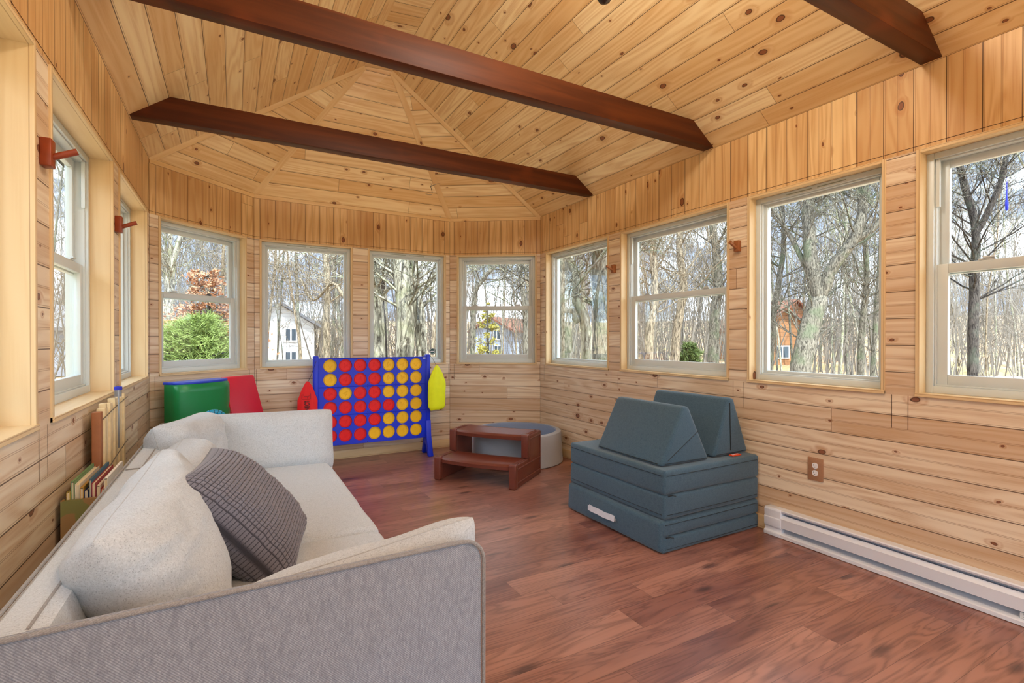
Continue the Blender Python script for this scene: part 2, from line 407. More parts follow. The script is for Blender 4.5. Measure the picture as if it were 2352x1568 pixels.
def outline_rect(w, h, pinch, k=24, rc=.05):
    P = []
    for s_ in range(4):
        for i in range(k):
            q = 2 * i / k - 1
            x, y = [(q, -1), (1, q), (-q, 1), (-1, -q)][s_]
            cf = 1 - rc * (abs(x) * abs(y)) ** 5
            P.append((cf * w / 2 * x * (1 - pinch * (1 - y * y) * abs(x) ** 3), cf * h / 2 * y * (1 - pinch * (1 - x * x) * abs(y) ** 3)))
    return P
# ------------------------------------------------------------ room shell
XL, XR, H = -.539, 2.93, 2.523
C1, C2, C3, C4 = (XL, 4.526), (.17, 5.19), (2.10, 5.195), (XR, 4.63)
YB = -2.3; ZS, ZW = .915, 2.12; WT = .16
AL, AR, ZR = (1.06, 4.70), (1.31, 4.66), 3.70
RL, RR = 1.04, 1.33

def frame_mat(P0, P1):
    a = math.atan2(P1[1] - P0[1], P1[0] - P0[0])
    return Matrix.Translation((P0[0], P0[1], 0)) @ Matrix.Rotation(a, 4, 'Z'), a, math.dist(P0, P1)

def wall(name, P0, P1, ops, zs=ZS, seed=0):
    Mx, a, L = frame_mat(P0, P1); mb = MB(); rnd = random.Random(seed)
    def face(s0, s1, z0, z1, mi, uvf, y=0.):
        mb.quad([Mx @ Vector(p) for p in ((s0, y, z0), (s1, y, z0), (s1, y, z1), (s0, y, z1))], mi, [uvf(*q) for q in ((s0, z0), (s1, z0), (s1, z1), (s0, z1))])
    o0 = rnd.random() * 30
    hor = lambda o, dz=0: (lambda s, z: (s + o, z + dz))
    ver = lambda s, z: (z + o0, s + 50.)
    face(0, L, 0, zs, 0, hor(o0)); face(0, L, ZW + .0, H + .03, 1, ver)
    edges = [0] + [e for o in ops for e in o] + [L]
    for i in range(0, len(edges), 2):
        if edges[i + 1] - edges[i] > .002: face(edges[i], edges[i + 1], zs, ZW, 0, hor(rnd.random() * 30, .135 * 40 + rnd.choice((0, .05, .09))))
    # dark seam strips where board runs meet
    for s in edges[1:-1]:
        face(s - .0315 if s in [o[0] for o in ops] else s + .029, s - .029 if s in [o[0] for o in ops] else s + .0315, zs - .17, zs, 2, ver, -.0008)
    face(0, L, ZW + .018, ZW + .0205, 2, ver, -.0008)
    face(0, .002, 0, H, 2, ver, -.0008)
    # outer skin
    face(-.05, L + .05, -.6, zs, 3, hor(0), WT); face(-.05, L + .05, ZW, H + .2, 3, hor(0), WT)
    for i in range(0, len(edges), 2): face(edges[i], edges[i + 1], zs, ZW, 3, hor(0), WT)
    for o in ops:   # reveals
        for (s0, s1, z0, z1) in ((o[0], o[0], zs, ZW), (o[1], o[1], zs, ZW)):
            mb.quad([Mx @ Vector(p) for p in ((s0, 0, z0), (s0, WT, z0), (s0, WT, z1), (s0, 0, z1))], 3, [(0, 0)] * 4)
        for z in (zs, ZW): mb.quad([Mx @ Vector(p) for p in ((o[0], 0, z), (o[1], 0, z), (o[1], WT, z), (o[0], WT, z))], 3, [(0, 0)] * 4)
    o = mb.obj(name, [M['pine_low'], M['pine_band'], M['gap'], M['siding']]); tag(o, kind='structure')
    return Mx, a, L

WN = [0]
def window(P0, P1, s0, s1, kind='fixed', D=.07, zs=ZS, sticker=False):
    Mx, a, L = frame_mat(P0, P1); WN[0] += 1
    w = s1 - s0; z0, z1 = 0, ZW - zs
    r = empty('window_%d' % WN[0], Mx @ Vector((s0, 0, zs)), a); tag(r, kind='structure')
    t = .018; mb = MB()
    e = .007
    mb.box((0, -e, 0), (t, D, z1)); mb.box((w - t, -e, 0), (w, D, z1)); mb.box((t, -e, z1 - t), (w - t, D, z1)); mb.box((-.0, -e * 1.6, 0), (w, D, t))
    mb.obj('casing', M['pine_jamb'], r, bevel=.0012, bseg=1)
    def ringbar(mb, x0, x1, za, zb, bw, ya, yb, bot=None):
        bot = bot or bw
        mb.box((x0, ya, za), (x0 + bw, yb, zb)); mb.box((x1 - bw, ya, za), (x1, yb, zb))
        mb.box((x0 + bw, ya, zb - bw), (x1 - bw, yb, zb)); mb.box((x0 + bw, ya, za), (x1 - bw, yb, za + bot))
    x0, x1, za, zb = t, w - t, t, z1 - t
    f = MB(); ringbar(f, x0, x1, za, zb, .03, D - .012, D + .075, .035)
    ringbar(f, x0 + .03, x1 - .03, za + .035, zb - .03, .008, D + .0, D + .075)
    f.obj('frame', M['vinyl'], r, bevel=.002, bseg=2)
    x0 += .036; x1 -= .036; za += .041; zb -= .036
    def glass(nm, xa, xb, a_, b_, y, par):
        g = MB(); g.box((xa - .004, y, a_ - .004), (xb + .004, y + .004, b_ + .004)); return g.obj(nm, M['glass'], par)
    if kind == 'fixed':
        sN = MB(); ringbar(sN, x0, x1, za, zb, .02, D + .022, D + .06)
        so = sN.obj('glazing_bead', M['vinyl'], r, bevel=.003, bseg=2)
        glass('glass_pane', x0 + .02, x1 - .02, za + .02, zb - .02, D + .04, r)
        v = MB(); v.box((w * .28, D - .0135, z1 - t - .02), (w * .48, D - .012, z1 - t - .014)); v.box((w * .52, D - .0135, z1 - t - .02), (w * .72, D - .012, z1 - t - .014)); v.obj('vent_slot', M['vinyl_line'], r)
    else:
        mid = (za + zb) / 2 + .02; bw = .038
        up = MB(); ringbar(up, x0, x1, mid - .03, zb, bw, D + .038, D + .062, .045); uo = up.obj('upper_sash', M['vinyl'], r, bevel=.003, bseg=2)
        glass('glass_pane', x0 + bw, x1 - bw, mid + .015, zb - bw, D + .048, uo)
        lo = MB(); ringbar(lo, x0, x1, za, mid + .02, bw + .006, D + .008, D + .034, .05); l_o = lo.obj('lower_sash', M['vinyl'], r, bevel=.003, bseg=2)
        glass('glass_pane', x0 + bw + .006, x1 - bw - .006, za + .05, mid - .024, D + .02, l_o)
        for q in (.22, .76):
            k = MB(); k.box((w * q - .03, D + .006, mid + .02), (w * q + .03, D + .03, mid + .028)); k.box((w * q - .012, D + .0, mid + .028), (w * q + .03, D + .014, mid + .036)); k.obj('sash_lock', M['vinyl'], l_o, bevel=.002)
        tr = MB(); tr.box((x0 - .001, D - .004, mid + .3), (x0 + .014, D + .01, zb)); tr.box((x1 - .014, D - .004, mid + .3), (x1 + .001, D + .01, zb)); tr.obj('jamb_cover', M['vinyl'], r)
    if sticker:
        sN = MB(); cx, cz = x1 - .075, za + .085
        for k, (R, y, mi) in enumerate(((.040, .0372, 0), (.034, .0368, 1), (.029, .0364, 0))):
            sN.prism([(cx + R * math.cos(PI / 8 + i * PI / 4), cz + R * math.sin(PI / 8 + i * PI / 4)) for i in range(8)], D + y, D + y + .0004, mi)
        sN.box((cx - .02, D + .036, cz - .006), (cx + .02, D + .0364, cz + .002), 1)
        sN.obj('octagon_sticker', [M['sticker'], M['white']], r)
    return r
M['sticker'] = plain('sticker_green', srgb(36, 84, 84), .5)

WL0 = (XL, YB)
fy = lambda y: y - YB
wl = [(-1.2, -.10), (.05, 1.07), (1.07 + .0, 2.085), (2.23, 3.245), (3.40, 4.40)]
wl = [(-1.3, -.25), (1.065, 2.085), (2.23, 3.245), (3.40, 4.40)]  # first opening is out of view, added for the daylight it gives
wall('wall_left', WL0, C1, [(fy(a), fy(b)) for a, b in wl], seed=1)
for i, (a, b) in enumerate(wl): window(WL0, C1, fy(a), fy(b), ('fixed', 'fixed', 'hung', 'fixed')[i], D=.1)
wall('wall_bay_left', C1, C2, [(.07, .885)], seed=2); window(C1, C2, .07, .885, 'hung')
wall('wall_bay_middle', C2, C3, [(.045, .885), (1.035, 1.885)], seed=3)
window(C2, C3, .045, .885, 'fixed', D=.045); window(C2, C3, 1.035, 1.885, 'fixed', D=.045, sticker=True)
wall('wall_bay_right', C3, C4, [(.08, .965)], seed=4); window(C3, C4, .08, .965, 'hung', D=.05)
fr = lambda y: C4[1] - y
wr_ = [(4.52, 3.487), (3.335, 2.245), (2.108, 1.318), (1.187, .10), (-.25, -1.3)]  # last opening lies behind the camera, added to bring in daylight
WRe = (XR, YB)
wall('wall_right', C4, WRe, [(fr(a), fr(b)) for a, b in wr_], seed=5)
for i, (a, b) in enumerate(wr_): window(C4, WRe, fr(a), fr(b), ('fixed', 'hung', 'fixed', 'hung', 'fixed')[i])
Wb = XR - XL
wall('wall_back', WRe, WL0, [(.25, 1.65), (1.85, 3.2)], zs=.2, seed=6)
window(WRe, WL0, .25, 1.65, 'fixed', zs=.2); window(WRe, WL0, 1.85, 3.2, 'fixed', zs=.2)  # unseen rear glazing, made large to let more daylight in
mb = MB(); mb.quad([(XL, YB, H), (XR, YB, H), (RR, YB, ZR), (RL, YB, ZR)], 0, [(0, 0), (0, 3.4), (1.2, 1.9), (1.2, 1.6)]); tag(mb.obj('wall_back_gable', M['pine_band']), kind='structure')

# floor
mb = MB(); P = [(XL, YB), (XR, YB), C4, C3, C2, C1]
mb.quad([(x, y, 0) for x, y in P], 0, [(x, y + 20) for x, y in P]); mb.quad([(x, y, -.2) for x, y in P], 0, [(x, y + 20) for x, y in P])
tag(mb.obj('floor', M['floor']), kind='structure')

# ceiling
def facet(mb, pts, off):
    P3 = [Vector(p) for p in pts]; e = (P3[1] - P3[0]); e.normalize(); nrm = e.cross(P3[2] - P3[0]).normalized(); f = nrm.cross(e)
    mb.quad(P3, 0, [((p - P3[0]).dot(e) + off, (p - P3[0]).dot(f) + off * 1.35 // 1 * .125) for p in P3])
mb = MB()
c3 = lambda c: (c[0], c[1], H)
al, ar = (AL[0], AL[1], ZR), (AR[0], AR[1], ZR)
rl, rr = (RL, YB, ZR), (RR, YB, ZR)
facet(mb, [(XL, YB, H), c3(C1), al, rl], 3); facet(mb, [c3(C1), c3(C2), al], 11); facet(mb, [c3(C2), c3(C3), ar, al], 19)
facet(mb, [c3(C3), c3(C4), ar], 27); facet(mb, [c3(C4), (XR, YB, H), rr, ar], 35)
facet(mb, [al, ar, rr, rl], 43)
tag(mb.obj('ceiling', M['pine_ceil']), kind='structure')
TN = [0]
def trim_board(a, b, nrm, w=.05, th=.012, mat='pine_trim', name=None):
    a, b, nrm = Vector(a), Vector(b), Vector(nrm).normalized(); d = (b - a).normalized(); s = d.cross(nrm).normalized(); nrm = s.cross(d)
    mb = MB(); L = (b - a).length
    X = Matrix((d, s, nrm)).transposed().to_4x4(); X.translation = a
    mb.box((0, -w / 2, -.004), (L, w / 2, th), mat=X)
    TN[0] += 1
    return tag(mb.obj(name or 'trim_%d' % TN[0], M[mat]), kind='structure')
for c, ap in ((C1, al), (C2, al), (C3, ar), (C4, ar)):
    cc = Vector(c3(c)); inw = Vector((1.15, 2.2, 1.2)) - (cc + Vector(ap)) / 2
    trim_board(cc, ap, inw, .055)
for p, q in ((C1, C2), (C2, C3), (C3, C4)):
    a, b = Vector(c3(p)), Vector(c3(q)); trim_board(a + Vector((0, 0, -.016)), b + Vector((0, 0, -.016)), Vector((1.2, 2.5, H - .0)) - (a + b) / 2, .032, .012)

# baseboards
for nm, p, q in (('baseboard_bay_left', C1, C2), ('baseboard_bay_middle', C2, C3), ('baseboard_bay_right', C3, C4), ('baseboard_right', C4, (XR, 1.96)), ('baseboard_left', WL0, C1)):
    Mx, a, L = frame_mat(p, q); mb = MB(); mb.box((.004, -.013, 0), (L - .004, -.0005, .085), mat=Mx); tag(mb.obj(nm, M['pine_jamb'], bevel=.003, bseg=2), kind='structure')

# outer roof
mb = MB(); E = [(-.95, YB - .5), (-.95, 4.72), (0, 5.62), (2.27, 5.62), (3.35, 4.85), (3.35, YB - .5)]
ez, rz_ = 2.42, 4.0
e3 = [(x, y, ez) for x, y in E]; A1, A2, R1, R2 = (1.0, 4.75, rz_), (1.38, 4.7, rz_), (1.0, YB - .5, rz_), (1.38, YB - .5, rz_)
for q in ([e3[0], e3[1], A1, R1], [e3[1], e3[2], A1], [e3[2], e3[3], A2, A1], [e3[3], e3[4], A2], [e3[4], e3[5], R2, A2], [A1, A2, R2, R1]): mb.quad(q)
for i in range(5): mb.quad([e3[i], e3[i + 1], (E[i + 1][0], E[i + 1][1], ez - .12), (E[i][0], E[i][1], ez - .12)])
M['shingle'] = plain('roof_shingle', srgb(90, 84, 80), .9)
tag(mb.obj('roof_outer', M['shingle']), kind='structure')

# tie beams
def beam(y, lab):
    t, h = .088, .155; mb = MB(); sl = (ZR - H) / (RL - XL)
    ins = h / .80
    poly = [(XL + .002, H + .004), (XR - .002, H + .004), (XR - ins, H + h), (XL + ins, H + h)]
    mb.prism(poly, y - t, y); o = mb.obj('ceiling_beam', M['beam'], bevel=.004, bseg=2)
    tag(o, lab, 'beam', 'dark stained tie beams under the ceiling'); return o
beam(3.79, 'dark red-brown stained tie beam across the ceiling, farthest one, over the bay')
beam(2.46, 'dark red-brown tie beam crossing the middle of the ceiling above the sofa and fort cushions')
beam(1.172, 'dark red-brown tie beam nearest the viewer, only its right end showing at the top right')
#PART3
# ------------------------------------------------------------ sofa
SX0, SX1, SY0, SY1, SZ = -.372, .542, 1.125, 3.535, .70
sofa = empty('sofa', ((SX0 + SX1) / 2, (SY0 + SY1) / 2, 0), 0, 'oatmeal grey fabric sofa with low square arms along the left wall', 'sofa')
base = (-(SX0 + SX1) / 2, -(SY0 + SY1) / 2, 0)
def sof(o): o.parent = sofa; o.location = base; return o
def rpoly(x0, z0, x1, z1, rad, n=6):
    """rounded top-right (x1,z1) corner polygon; others small"""
    P = [(x0, z0), (x1, z0)]
    P += [(x1 - rad + rad * math.cos(a), z1 - rad + rad * math.sin(a)) for a in [PI / 2 * i / n for i in range(n + 1)]]
    P += [(x0, z1)]
    return P
sof(softbox('base_frame', (SX0 + .02, SY0 + .05, .10), (SX1 - .03, SY1 - .05, .30), .02, M['linen'], n=4))
def arm(y0, y1, out):
    P = rpoly(SX0 + .005, .06, SX1, SZ, .055)
    yo_, yi_ = (y0, y1) if out < 0 else (y1, y0); yf = lambda z_: yi_ + (yo_ - yi_) * max(0, min(1, (z_ - .35) / (SZ - .35))) * .72
    zs_ = [.06, .35]; vs = [(x, yo_, z) for x, z in P] + [(x, yf(z), z) for x, z in P]; n_ = len(P)
    mb = MB(); mb.add(vs, [tuple(reversed(range(n_))), tuple(range(n_, 2 * n_))] + [(i, (i + 1) % n_, n_ + (i + 1) % n_, n_ + i) for i in range(n_)]); o = sof(mb.obj('arm', M['tweed'], bevel=.010, bseg=3))
    yo = y0 if out < 0 else y1
    p = MB(); path = [(SX0 + .005, yo, SZ + .002)] + [(x + (.003 if x > SX1 - .05 else 0), yo, z + .003) for x, z in reversed(P[2:-1])] + [(SX1 + .002, yo, .07)]
    p.tube(path, .0048, 8); q = p.obj('piping', M['piping'], o, smooth=True)
    return o
arm(SY0, SY0 + .115, -1); arm(SY1 - .115, SY1, 1)
# back: slanted inner face
mb = MB(); prof = [(SX0, .08), (SX0 + .17, .08), (SX0 + .16, .40), (SX0 + .085, SZ - .012), (SX0 + .06, SZ), (SX0 + .012, SZ), (SX0, SZ - .01)]
N_ = 14; ys = [SY0 + .022 + (SY1 - SY0 - .044) * i / N_ for i in range(N_ + 1)]
for j in range(N_): mb.prism(prof, ys[j], ys[j + 1])
bk = sof(mb.obj('backrest', M['linen'], merge=True, smooth=True, angle=.5))
p = MB(); p.tube([(SX0 + .002, y, SZ + .001) for y in (SY0, SY1)], .004, 6); p.tube([(SX0 + .061, y, SZ - .001) for y in (SY0 + .03, SY1 - .03)], .003, 6)
ym = 2.37; p.tube([(x - .0 + .002, ym, z + .002) for x, z in reversed(prof[2:6])], .003, 6); p.obj('piping', M['piping'], bk, smooth=True)
for (y0, y1, sd) in ((SY0 + .118, 2.005, 1), (2.012, SY1 - .118, 5)):
    o = sof(softbox('seat_cushion', (SX0 + .12, y0, .285), (SX1 - .03, y1, .445), .035, M['linen'], crown=(.012, 0, .022), n=16, wob=.005, seed=sd))
for x in (SX0 + .08, SX1 - .08):
    for y in (SY0 + .08, SY1 - .08):
        p = MB(); p.tube([(x, y, 0), (x, y, .11)], [.016, .022], 12); sof(p.obj('leg', M['bronze'], smooth=True))

def put(o, loc, nrm, roll=0., up=(0, 0, 1)):
    """place a pillow: its thickness axis along nrm, its height axis towards up"""
    n_ = Vector(nrm).normalized(); z = Vector(up); z = (z - n_ * z.dot(n_)).normalized(); x = n_.cross(z)
    Mx = Matrix((x, n_, z)).transposed().to_4x4() @ Matrix.Rotation(roll, 4, 'Y'); Mx.translation = Vector(loc); o.matrix_world = Mx
    return o
def cushion(name, w, h, t, loc, nrm, lab, seed, roll=0., group=None, wr=.012, up=(0, 0, 1), sag=0, pinch=.05):
    o = pillow(name, w, h, t, M['linen'], seed=seed, wr=wr, sag=sag, pinch=pinch, n=56); tag(o, lab, 'cushion', group)
    put(o, loc, nrm, roll, up)
    p = MB(); pts = [(x, 0, z) for x, z in outline_rect(w * .995, h * .995, pinch)]; pts.append(pts[0]); p.tube(pts, .0022, 6, cap=False); p.obj('seam', M['seam'], o, smooth=True)
    return o
gC = 'loose oatmeal cushions on the sofa'
cushion('back_cushion', 1.0, .42, .24, (-.165, 1.76, .605), (.93, -.02, .36), 'big slouched oatmeal cushion at the near end, under the grey waffle pillow', 3, 0, gC, .02)
cushion('back_cushion', .62, .34, .22, (-.17, 2.50, .575), (.95, -.05, .3), 'oatmeal back cushion in the middle of the sofa back, its top just showing', 9, 0, gC, .018)
cushion('back_cushion', .52, .42, .23, (-.185, 2.99, .60), (.93, -.34, .28), 'peaked oatmeal cushion slumped in the far left corner of the sofa', 14, 0, gC, .02)
cushion('arm_cushion', .70, .37, .19, (.205, 3.285, .585), (.02, -.95, .26), 'upright oatmeal cushion leaning on the far arm of the sofa', 21, -.02, gC, .006, pinch=.035)
cushion('arm_cushion', .60, .27, .15, (.305, 1.285, .55), (.0, .97, .24), 'oatmeal cushion tucked inside the near arm of the sofa', 27, -.14, gC, .008)
tp = pillow('throw_pillow', .46, .47, .19, M['waffle'], n=288, seed=5, wr=.008, cells=36, pinch=.07, rc=0)
tag(tp, 'dark grey waffle-textured throw pillow leaning on the near back cushion', 'pillow'); put(tp, (.035, 1.90, .615), (.72, -.16, .64), .03)

# ------------------------------------------------------------ fort cushions
PX0, PX1, PY0, PY1 = 2.075, 2.915, 2.015, 2.905
gF = 'blue-grey suede play couch cushions by the right wall'
def fort(z0, z1, lab, dx=0., dy=0., rz=0., fold='left', tagw=False):
    r = empty('play_cushion', ((PX0 + PX1) / 2 + dx, (PY0 + PY1) / 2 + dy, z0), rz, lab, 'cushion', gF)
    hx, hy = (PX1 - PX0) / 2 - abs(dx), (PY1 - PY0) / 2; h = (z1 - z0) / 2
    for k in (0, 1):
        softbox('foam_half', (-hx, -hy, k * h + .0005), (hx, hy, (k + 1) * h - .0005), .017, M['suede'], r, crown=(.006, .006, .002), n=12, wob=.0025, seed=z0 * 9 + k)
    m = MB(); 
    for k in (0, 1):
        zz = h * (1 + .0) + (h - .012) * (1 if k else -1) * .86
        m.tube([(-hx + .02, -hy - .0015, zz), (0, -hy - .0065, zz), (hx - .02, -hy - .0015, zz)], .0016, 6)
        if z0 > .1: m.tube([(-hx - .0015, -hy + .02, zz), (-hx - .0065, 0, zz), (-hx - .0015, hy - .02, zz)], .0016, 6)
    m.obj('zip', M['zip'], r, smooth=True)
    p = MB(); p.box((-hx + .02, -hy - .012, h * .98), (-hx + .05, -hy - .006, h * .98 + .006)); p.tube([(-hx + .05, -hy - .012, h), (-hx + .07, -hy - .018, h - .004)], .003, 6); p.obj('zip_pull', M['zip'], r)
    return r, hx, hy, h
r1, hx, hy, h = fort(0, .182, 'lower folded blue-grey play cushion with a white handle strip, flat on the floor', 0, 0)
# folded cover skin wrapping the left side of the lower cushion
softbox('cover_fold', (-hx - .012, -hy + .004, .004), (-hx + .06, hy - .004, 2 * h - .004), .02, M['suede'], r1, crown=(.01, 0, 0), n=10, wob=.004)
m = MB(); pts = []
for i in range(11):
    y = -.06 + .26 * i / 10 - .02; pts.append((-hx - .034 - .006 * math.sin(PI * i / 10), y, .088 + .0015 * math.sin(i * 1.3)))
for i in range(10):
    a_, b_ = Vector(pts[i]), Vector(pts[i + 1]); m.quad([a_ + Vector((0, 0, -.017)), b_ + Vector((0, 0, -.017)), b_ + Vector((0, 0, .017)), a_ + Vector((0, 0, .017))])
    m.quad([a_ + Vector((.012, 0, -.017)), b_ + Vector((.012, 0, -.017)), b_ + Vector((.012, 0, .017)), a_ + Vector((.012, 0, .017))])
tag(m.obj('handle', M['white_cloth'], r1, merge=True, smooth=True), 'white fabric handle strip')
r2, *_ = fort(.184, .462, 'upper folded blue-grey play cushion, on the lower one and under the two wedges', .006, 0, .004)
def wedge(lab, cx, cy, z, L, Wd, Ht, rz, orange=False):
    r = empty('play_wedge', (cx, cy, z), rz, lab, 'cushion', gF)
    rad = .035; T = .05
    P = [(-Wd / 2, 0), (Wd / 2, 0), (T / 2, Ht), (-T / 2, Ht)]
    mb = MB(); mb.prism(P, -L / 2, L / 2)
    me = bpy.data.meshes.new('foam_block'); me.from_pydata(mb.v, [], mb.f)
    bm = bmesh.new(); bm.from_mesh(me); bmesh.ops.recalc_face_normals(bm, faces=bm.faces)
    bmesh.ops.bevel(bm, geom=list(bm.edges), offset=.022, segments=4, profile=.5, affect='EDGES', clamp_overlap=True)
    bmesh.ops.triangulate(bm, faces=[f for f in bm.faces if len(f.verts) > 4])
    bm.to_mesh(me); bm.free(); me.polygons.foreach_set('use_smooth', [True] * len(me.polygons))
    try: me.set_sharp_from_angle(angle=.9)
    except Exception: pass
    me.materials.append(M['suede']); link('foam_block', me, r)
    s_ = MB(); y = -L / 2 - .002
    s_.tube([(-Wd / 2 + .03, y + .003, .014), (Wd / 2 - .03, y + .003, .014)], .0022, 6)
    s_.tube([(-Wd / 2 - .0, -L / 2 + .03, .014), (-Wd / 2 - .0, L / 2 - .03, .014)], .0026, 6)
    if orange: s_.tube([(-.02, y + .001, Ht - .03), (-.01, y, .03)], .0035, 6)
    else: s_.tube([(-Wd / 2 + .05, y + .001, .03), (.10, y + .001, Ht * .55)], .0018, 6)
    s_.obj('zip', M['zip'], r, smooth=True)
    if orange:
        t_ = MB(); t_.box((-.035, y - .035, .001), (.045, y - .005, .007)); tg = tag(t_.obj('brand_tag', M['orange'], r), 'small orange cloth tag')
        w_ = MB()
        for k in range(5): w_.tube([(-.024 + k * .012, y - .026, .0078), (-.020 + k * .012, y - .014 - .004 * (k % 2), .0078), (-.015 + k * .012, y - .026, .0078)], .0011, 4)
        w_.obj('tag_mark', M['white_cloth'], tg)
    return r
wedge('blue-grey wedge cushion in front, nearer the viewer, on the play cushion stack', 2.335, 2.375, .464, .60, .40, .335, -.02)
wedge('blue-grey wedge cushion behind the other, against the wall, with an orange tag', 2.745, 2.40, .464, .62, .345, .36, .02, True)

# ------------------------------------------------------------ ball pit and step stool
pit = empty('ball_pit', (2.455, 4.325, 0), 0, 'round grey foam ball pit in the right corner of the bay behind the step stool', 'ball pit')
mb = MB(); mb.lathe([(.0, 0), (.45, 0), (.462, .01), (.455, .10), (.447, .2), (.445, .28), (.440, .295), (.425, .302), (.395, .302)], 72); mb.obj('foam_wall', M['foam'], pit, smooth=True)
mb = MB(); mb.lathe([(.395, .302), (.385, .296), (.38, .28), (.38, .05), (.0, .05)], 72); mb.obj('lining', M['foam_in'], pit, smooth=True)
O = Vector((1.504, 4.043, 0)); ax = Vector((1.95 - 1.504, 3.443 - 4.043, 0)); Wt = ax.length
st = empty('step_stool', O, math.atan2(ax.y, ax.x), 'brown plastic two-step stool in front of the grey ball pit', 'step stool')
# local x across, y depth towards the pit
dep, h1, h2, d1 = .56, .19, .385, .27
def side(x0, x1):
    P = [(0, 0), (dep, 0), (dep, h2), (d1 - .02, h2), (d1 - .02, h1), (0, h1)]
    mb = MB(); mb.prism(P, x0, x1, fn=lambda a, b, t: (t, a, b)); o = mb.obj('side_panel', M['brown'], st, bevel=.012, bseg=3)
    out = -1 if x0 < .1 else 1; xo = x0 if out < 0 else x1
    f = MB()
    for (a, b, c, d) in ((.03, .045, dep - .03, .045), (.03, h1 - .035, dep - .03, h1 - .035), (d1 + .02, h2 - .035, dep - .03, h2 - .035)):
        f.tube([(xo + out * .001, a, b), (xo + out * .001, c, d)], .006, 8)
    for a, b, c in ((.03, .045, h1 - .035), (d1 + .02, h1 - .035, h2 - .035), (dep - .03, .045, h2 - .035)): f.tube([(xo + out * .001, a, b), (xo + out * .001, a, c)], .006, 8)
    f.obj('raised_rib', M['brown'], o, smooth=True)
    for (y_, z_) in ((0, h1), (d1 - .02, h2)):
        p = MB(); p.prism([(y_ - .018, z_ - h1 + .002), (y_ + .03, z_ - h1 + .002), (y_ + .03, z_ + .012), (y_ - .018, z_ + .004)], x0 - .006, x1 + .006, fn=lambda a, b, t: (t, a, b)); p.obj('corner_post', M['brown'], o, bevel=.01, bseg=3)
    for (ya, z_) in ((.04, h1 + .001), (d1 + .02, h2 + .001)):
        g_ = MB()
        for k in range(12): g_.box((x0 + .006, ya + k * .017, z_ - .002), (x1 - .006, ya + k * .017 + .009, z_ + .005))
        g_.obj('grip_ridges', M['brown'], o, bevel=.0015, bseg=1)
side(0, .05); side(Wt - .05, Wt)
def tread(z, ya, yb, bow):
    n = 24; mb = MB(); xs = [.045 + (Wt - .09) * i / n for i in range(n + 1)]
    fb = lambda x: bow * (1 - ((x - Wt / 2) / (Wt / 2)) ** 2)
    K = 26
    top = []
    for i, x in enumerate(xs):
        row = []
        for k in range(K + 1):
            q = k / K; y0 = ya - fb(x); y1 = yb - fb(x) * .75; y = y0 + (y1 - y0) * q
            dz = -.016 * max(0, 1 - q * 12) ** 2 - (.0035 if (k % 2 and 2 < k < K - 1) else 0)
            row.append((x, y, z + dz))
        top.append(row)
    vs = [p for r in top for p in r]; m_ = K + 1
    fs = [(i * m_ + k, i * m_ + k + 1, (i + 1) * m_ + k + 1, (i + 1) * m_ + k) for i in range(n) for k in range(K)]
    b0 = len(vs); vs += [(x, ya - fb(x) + .004, z - .045) for x in xs] + [(x, yb - fb(x) * .75, z - .045) for x in xs]
    for i in range(n):
        fs += [(i * m_, (i + 1) * m_, b0 + i + 1, b0 + i), (i * m_ + K, (i + 1) * m_ + K, b0 + n + 1 + i + 1, b0 + n + 1 + i), (b0 + i, b0 + i + 1, b0 + n + 2 + i, b0 + n + 1 + i)]
    mb.add(vs, fs); mb.obj('tread', M['brown'], st, smooth=True, angle=.5)
tread(h1 + .002, .012, .29, .045); tread(h2 + .002, d1 - .012, dep - .01, .045)

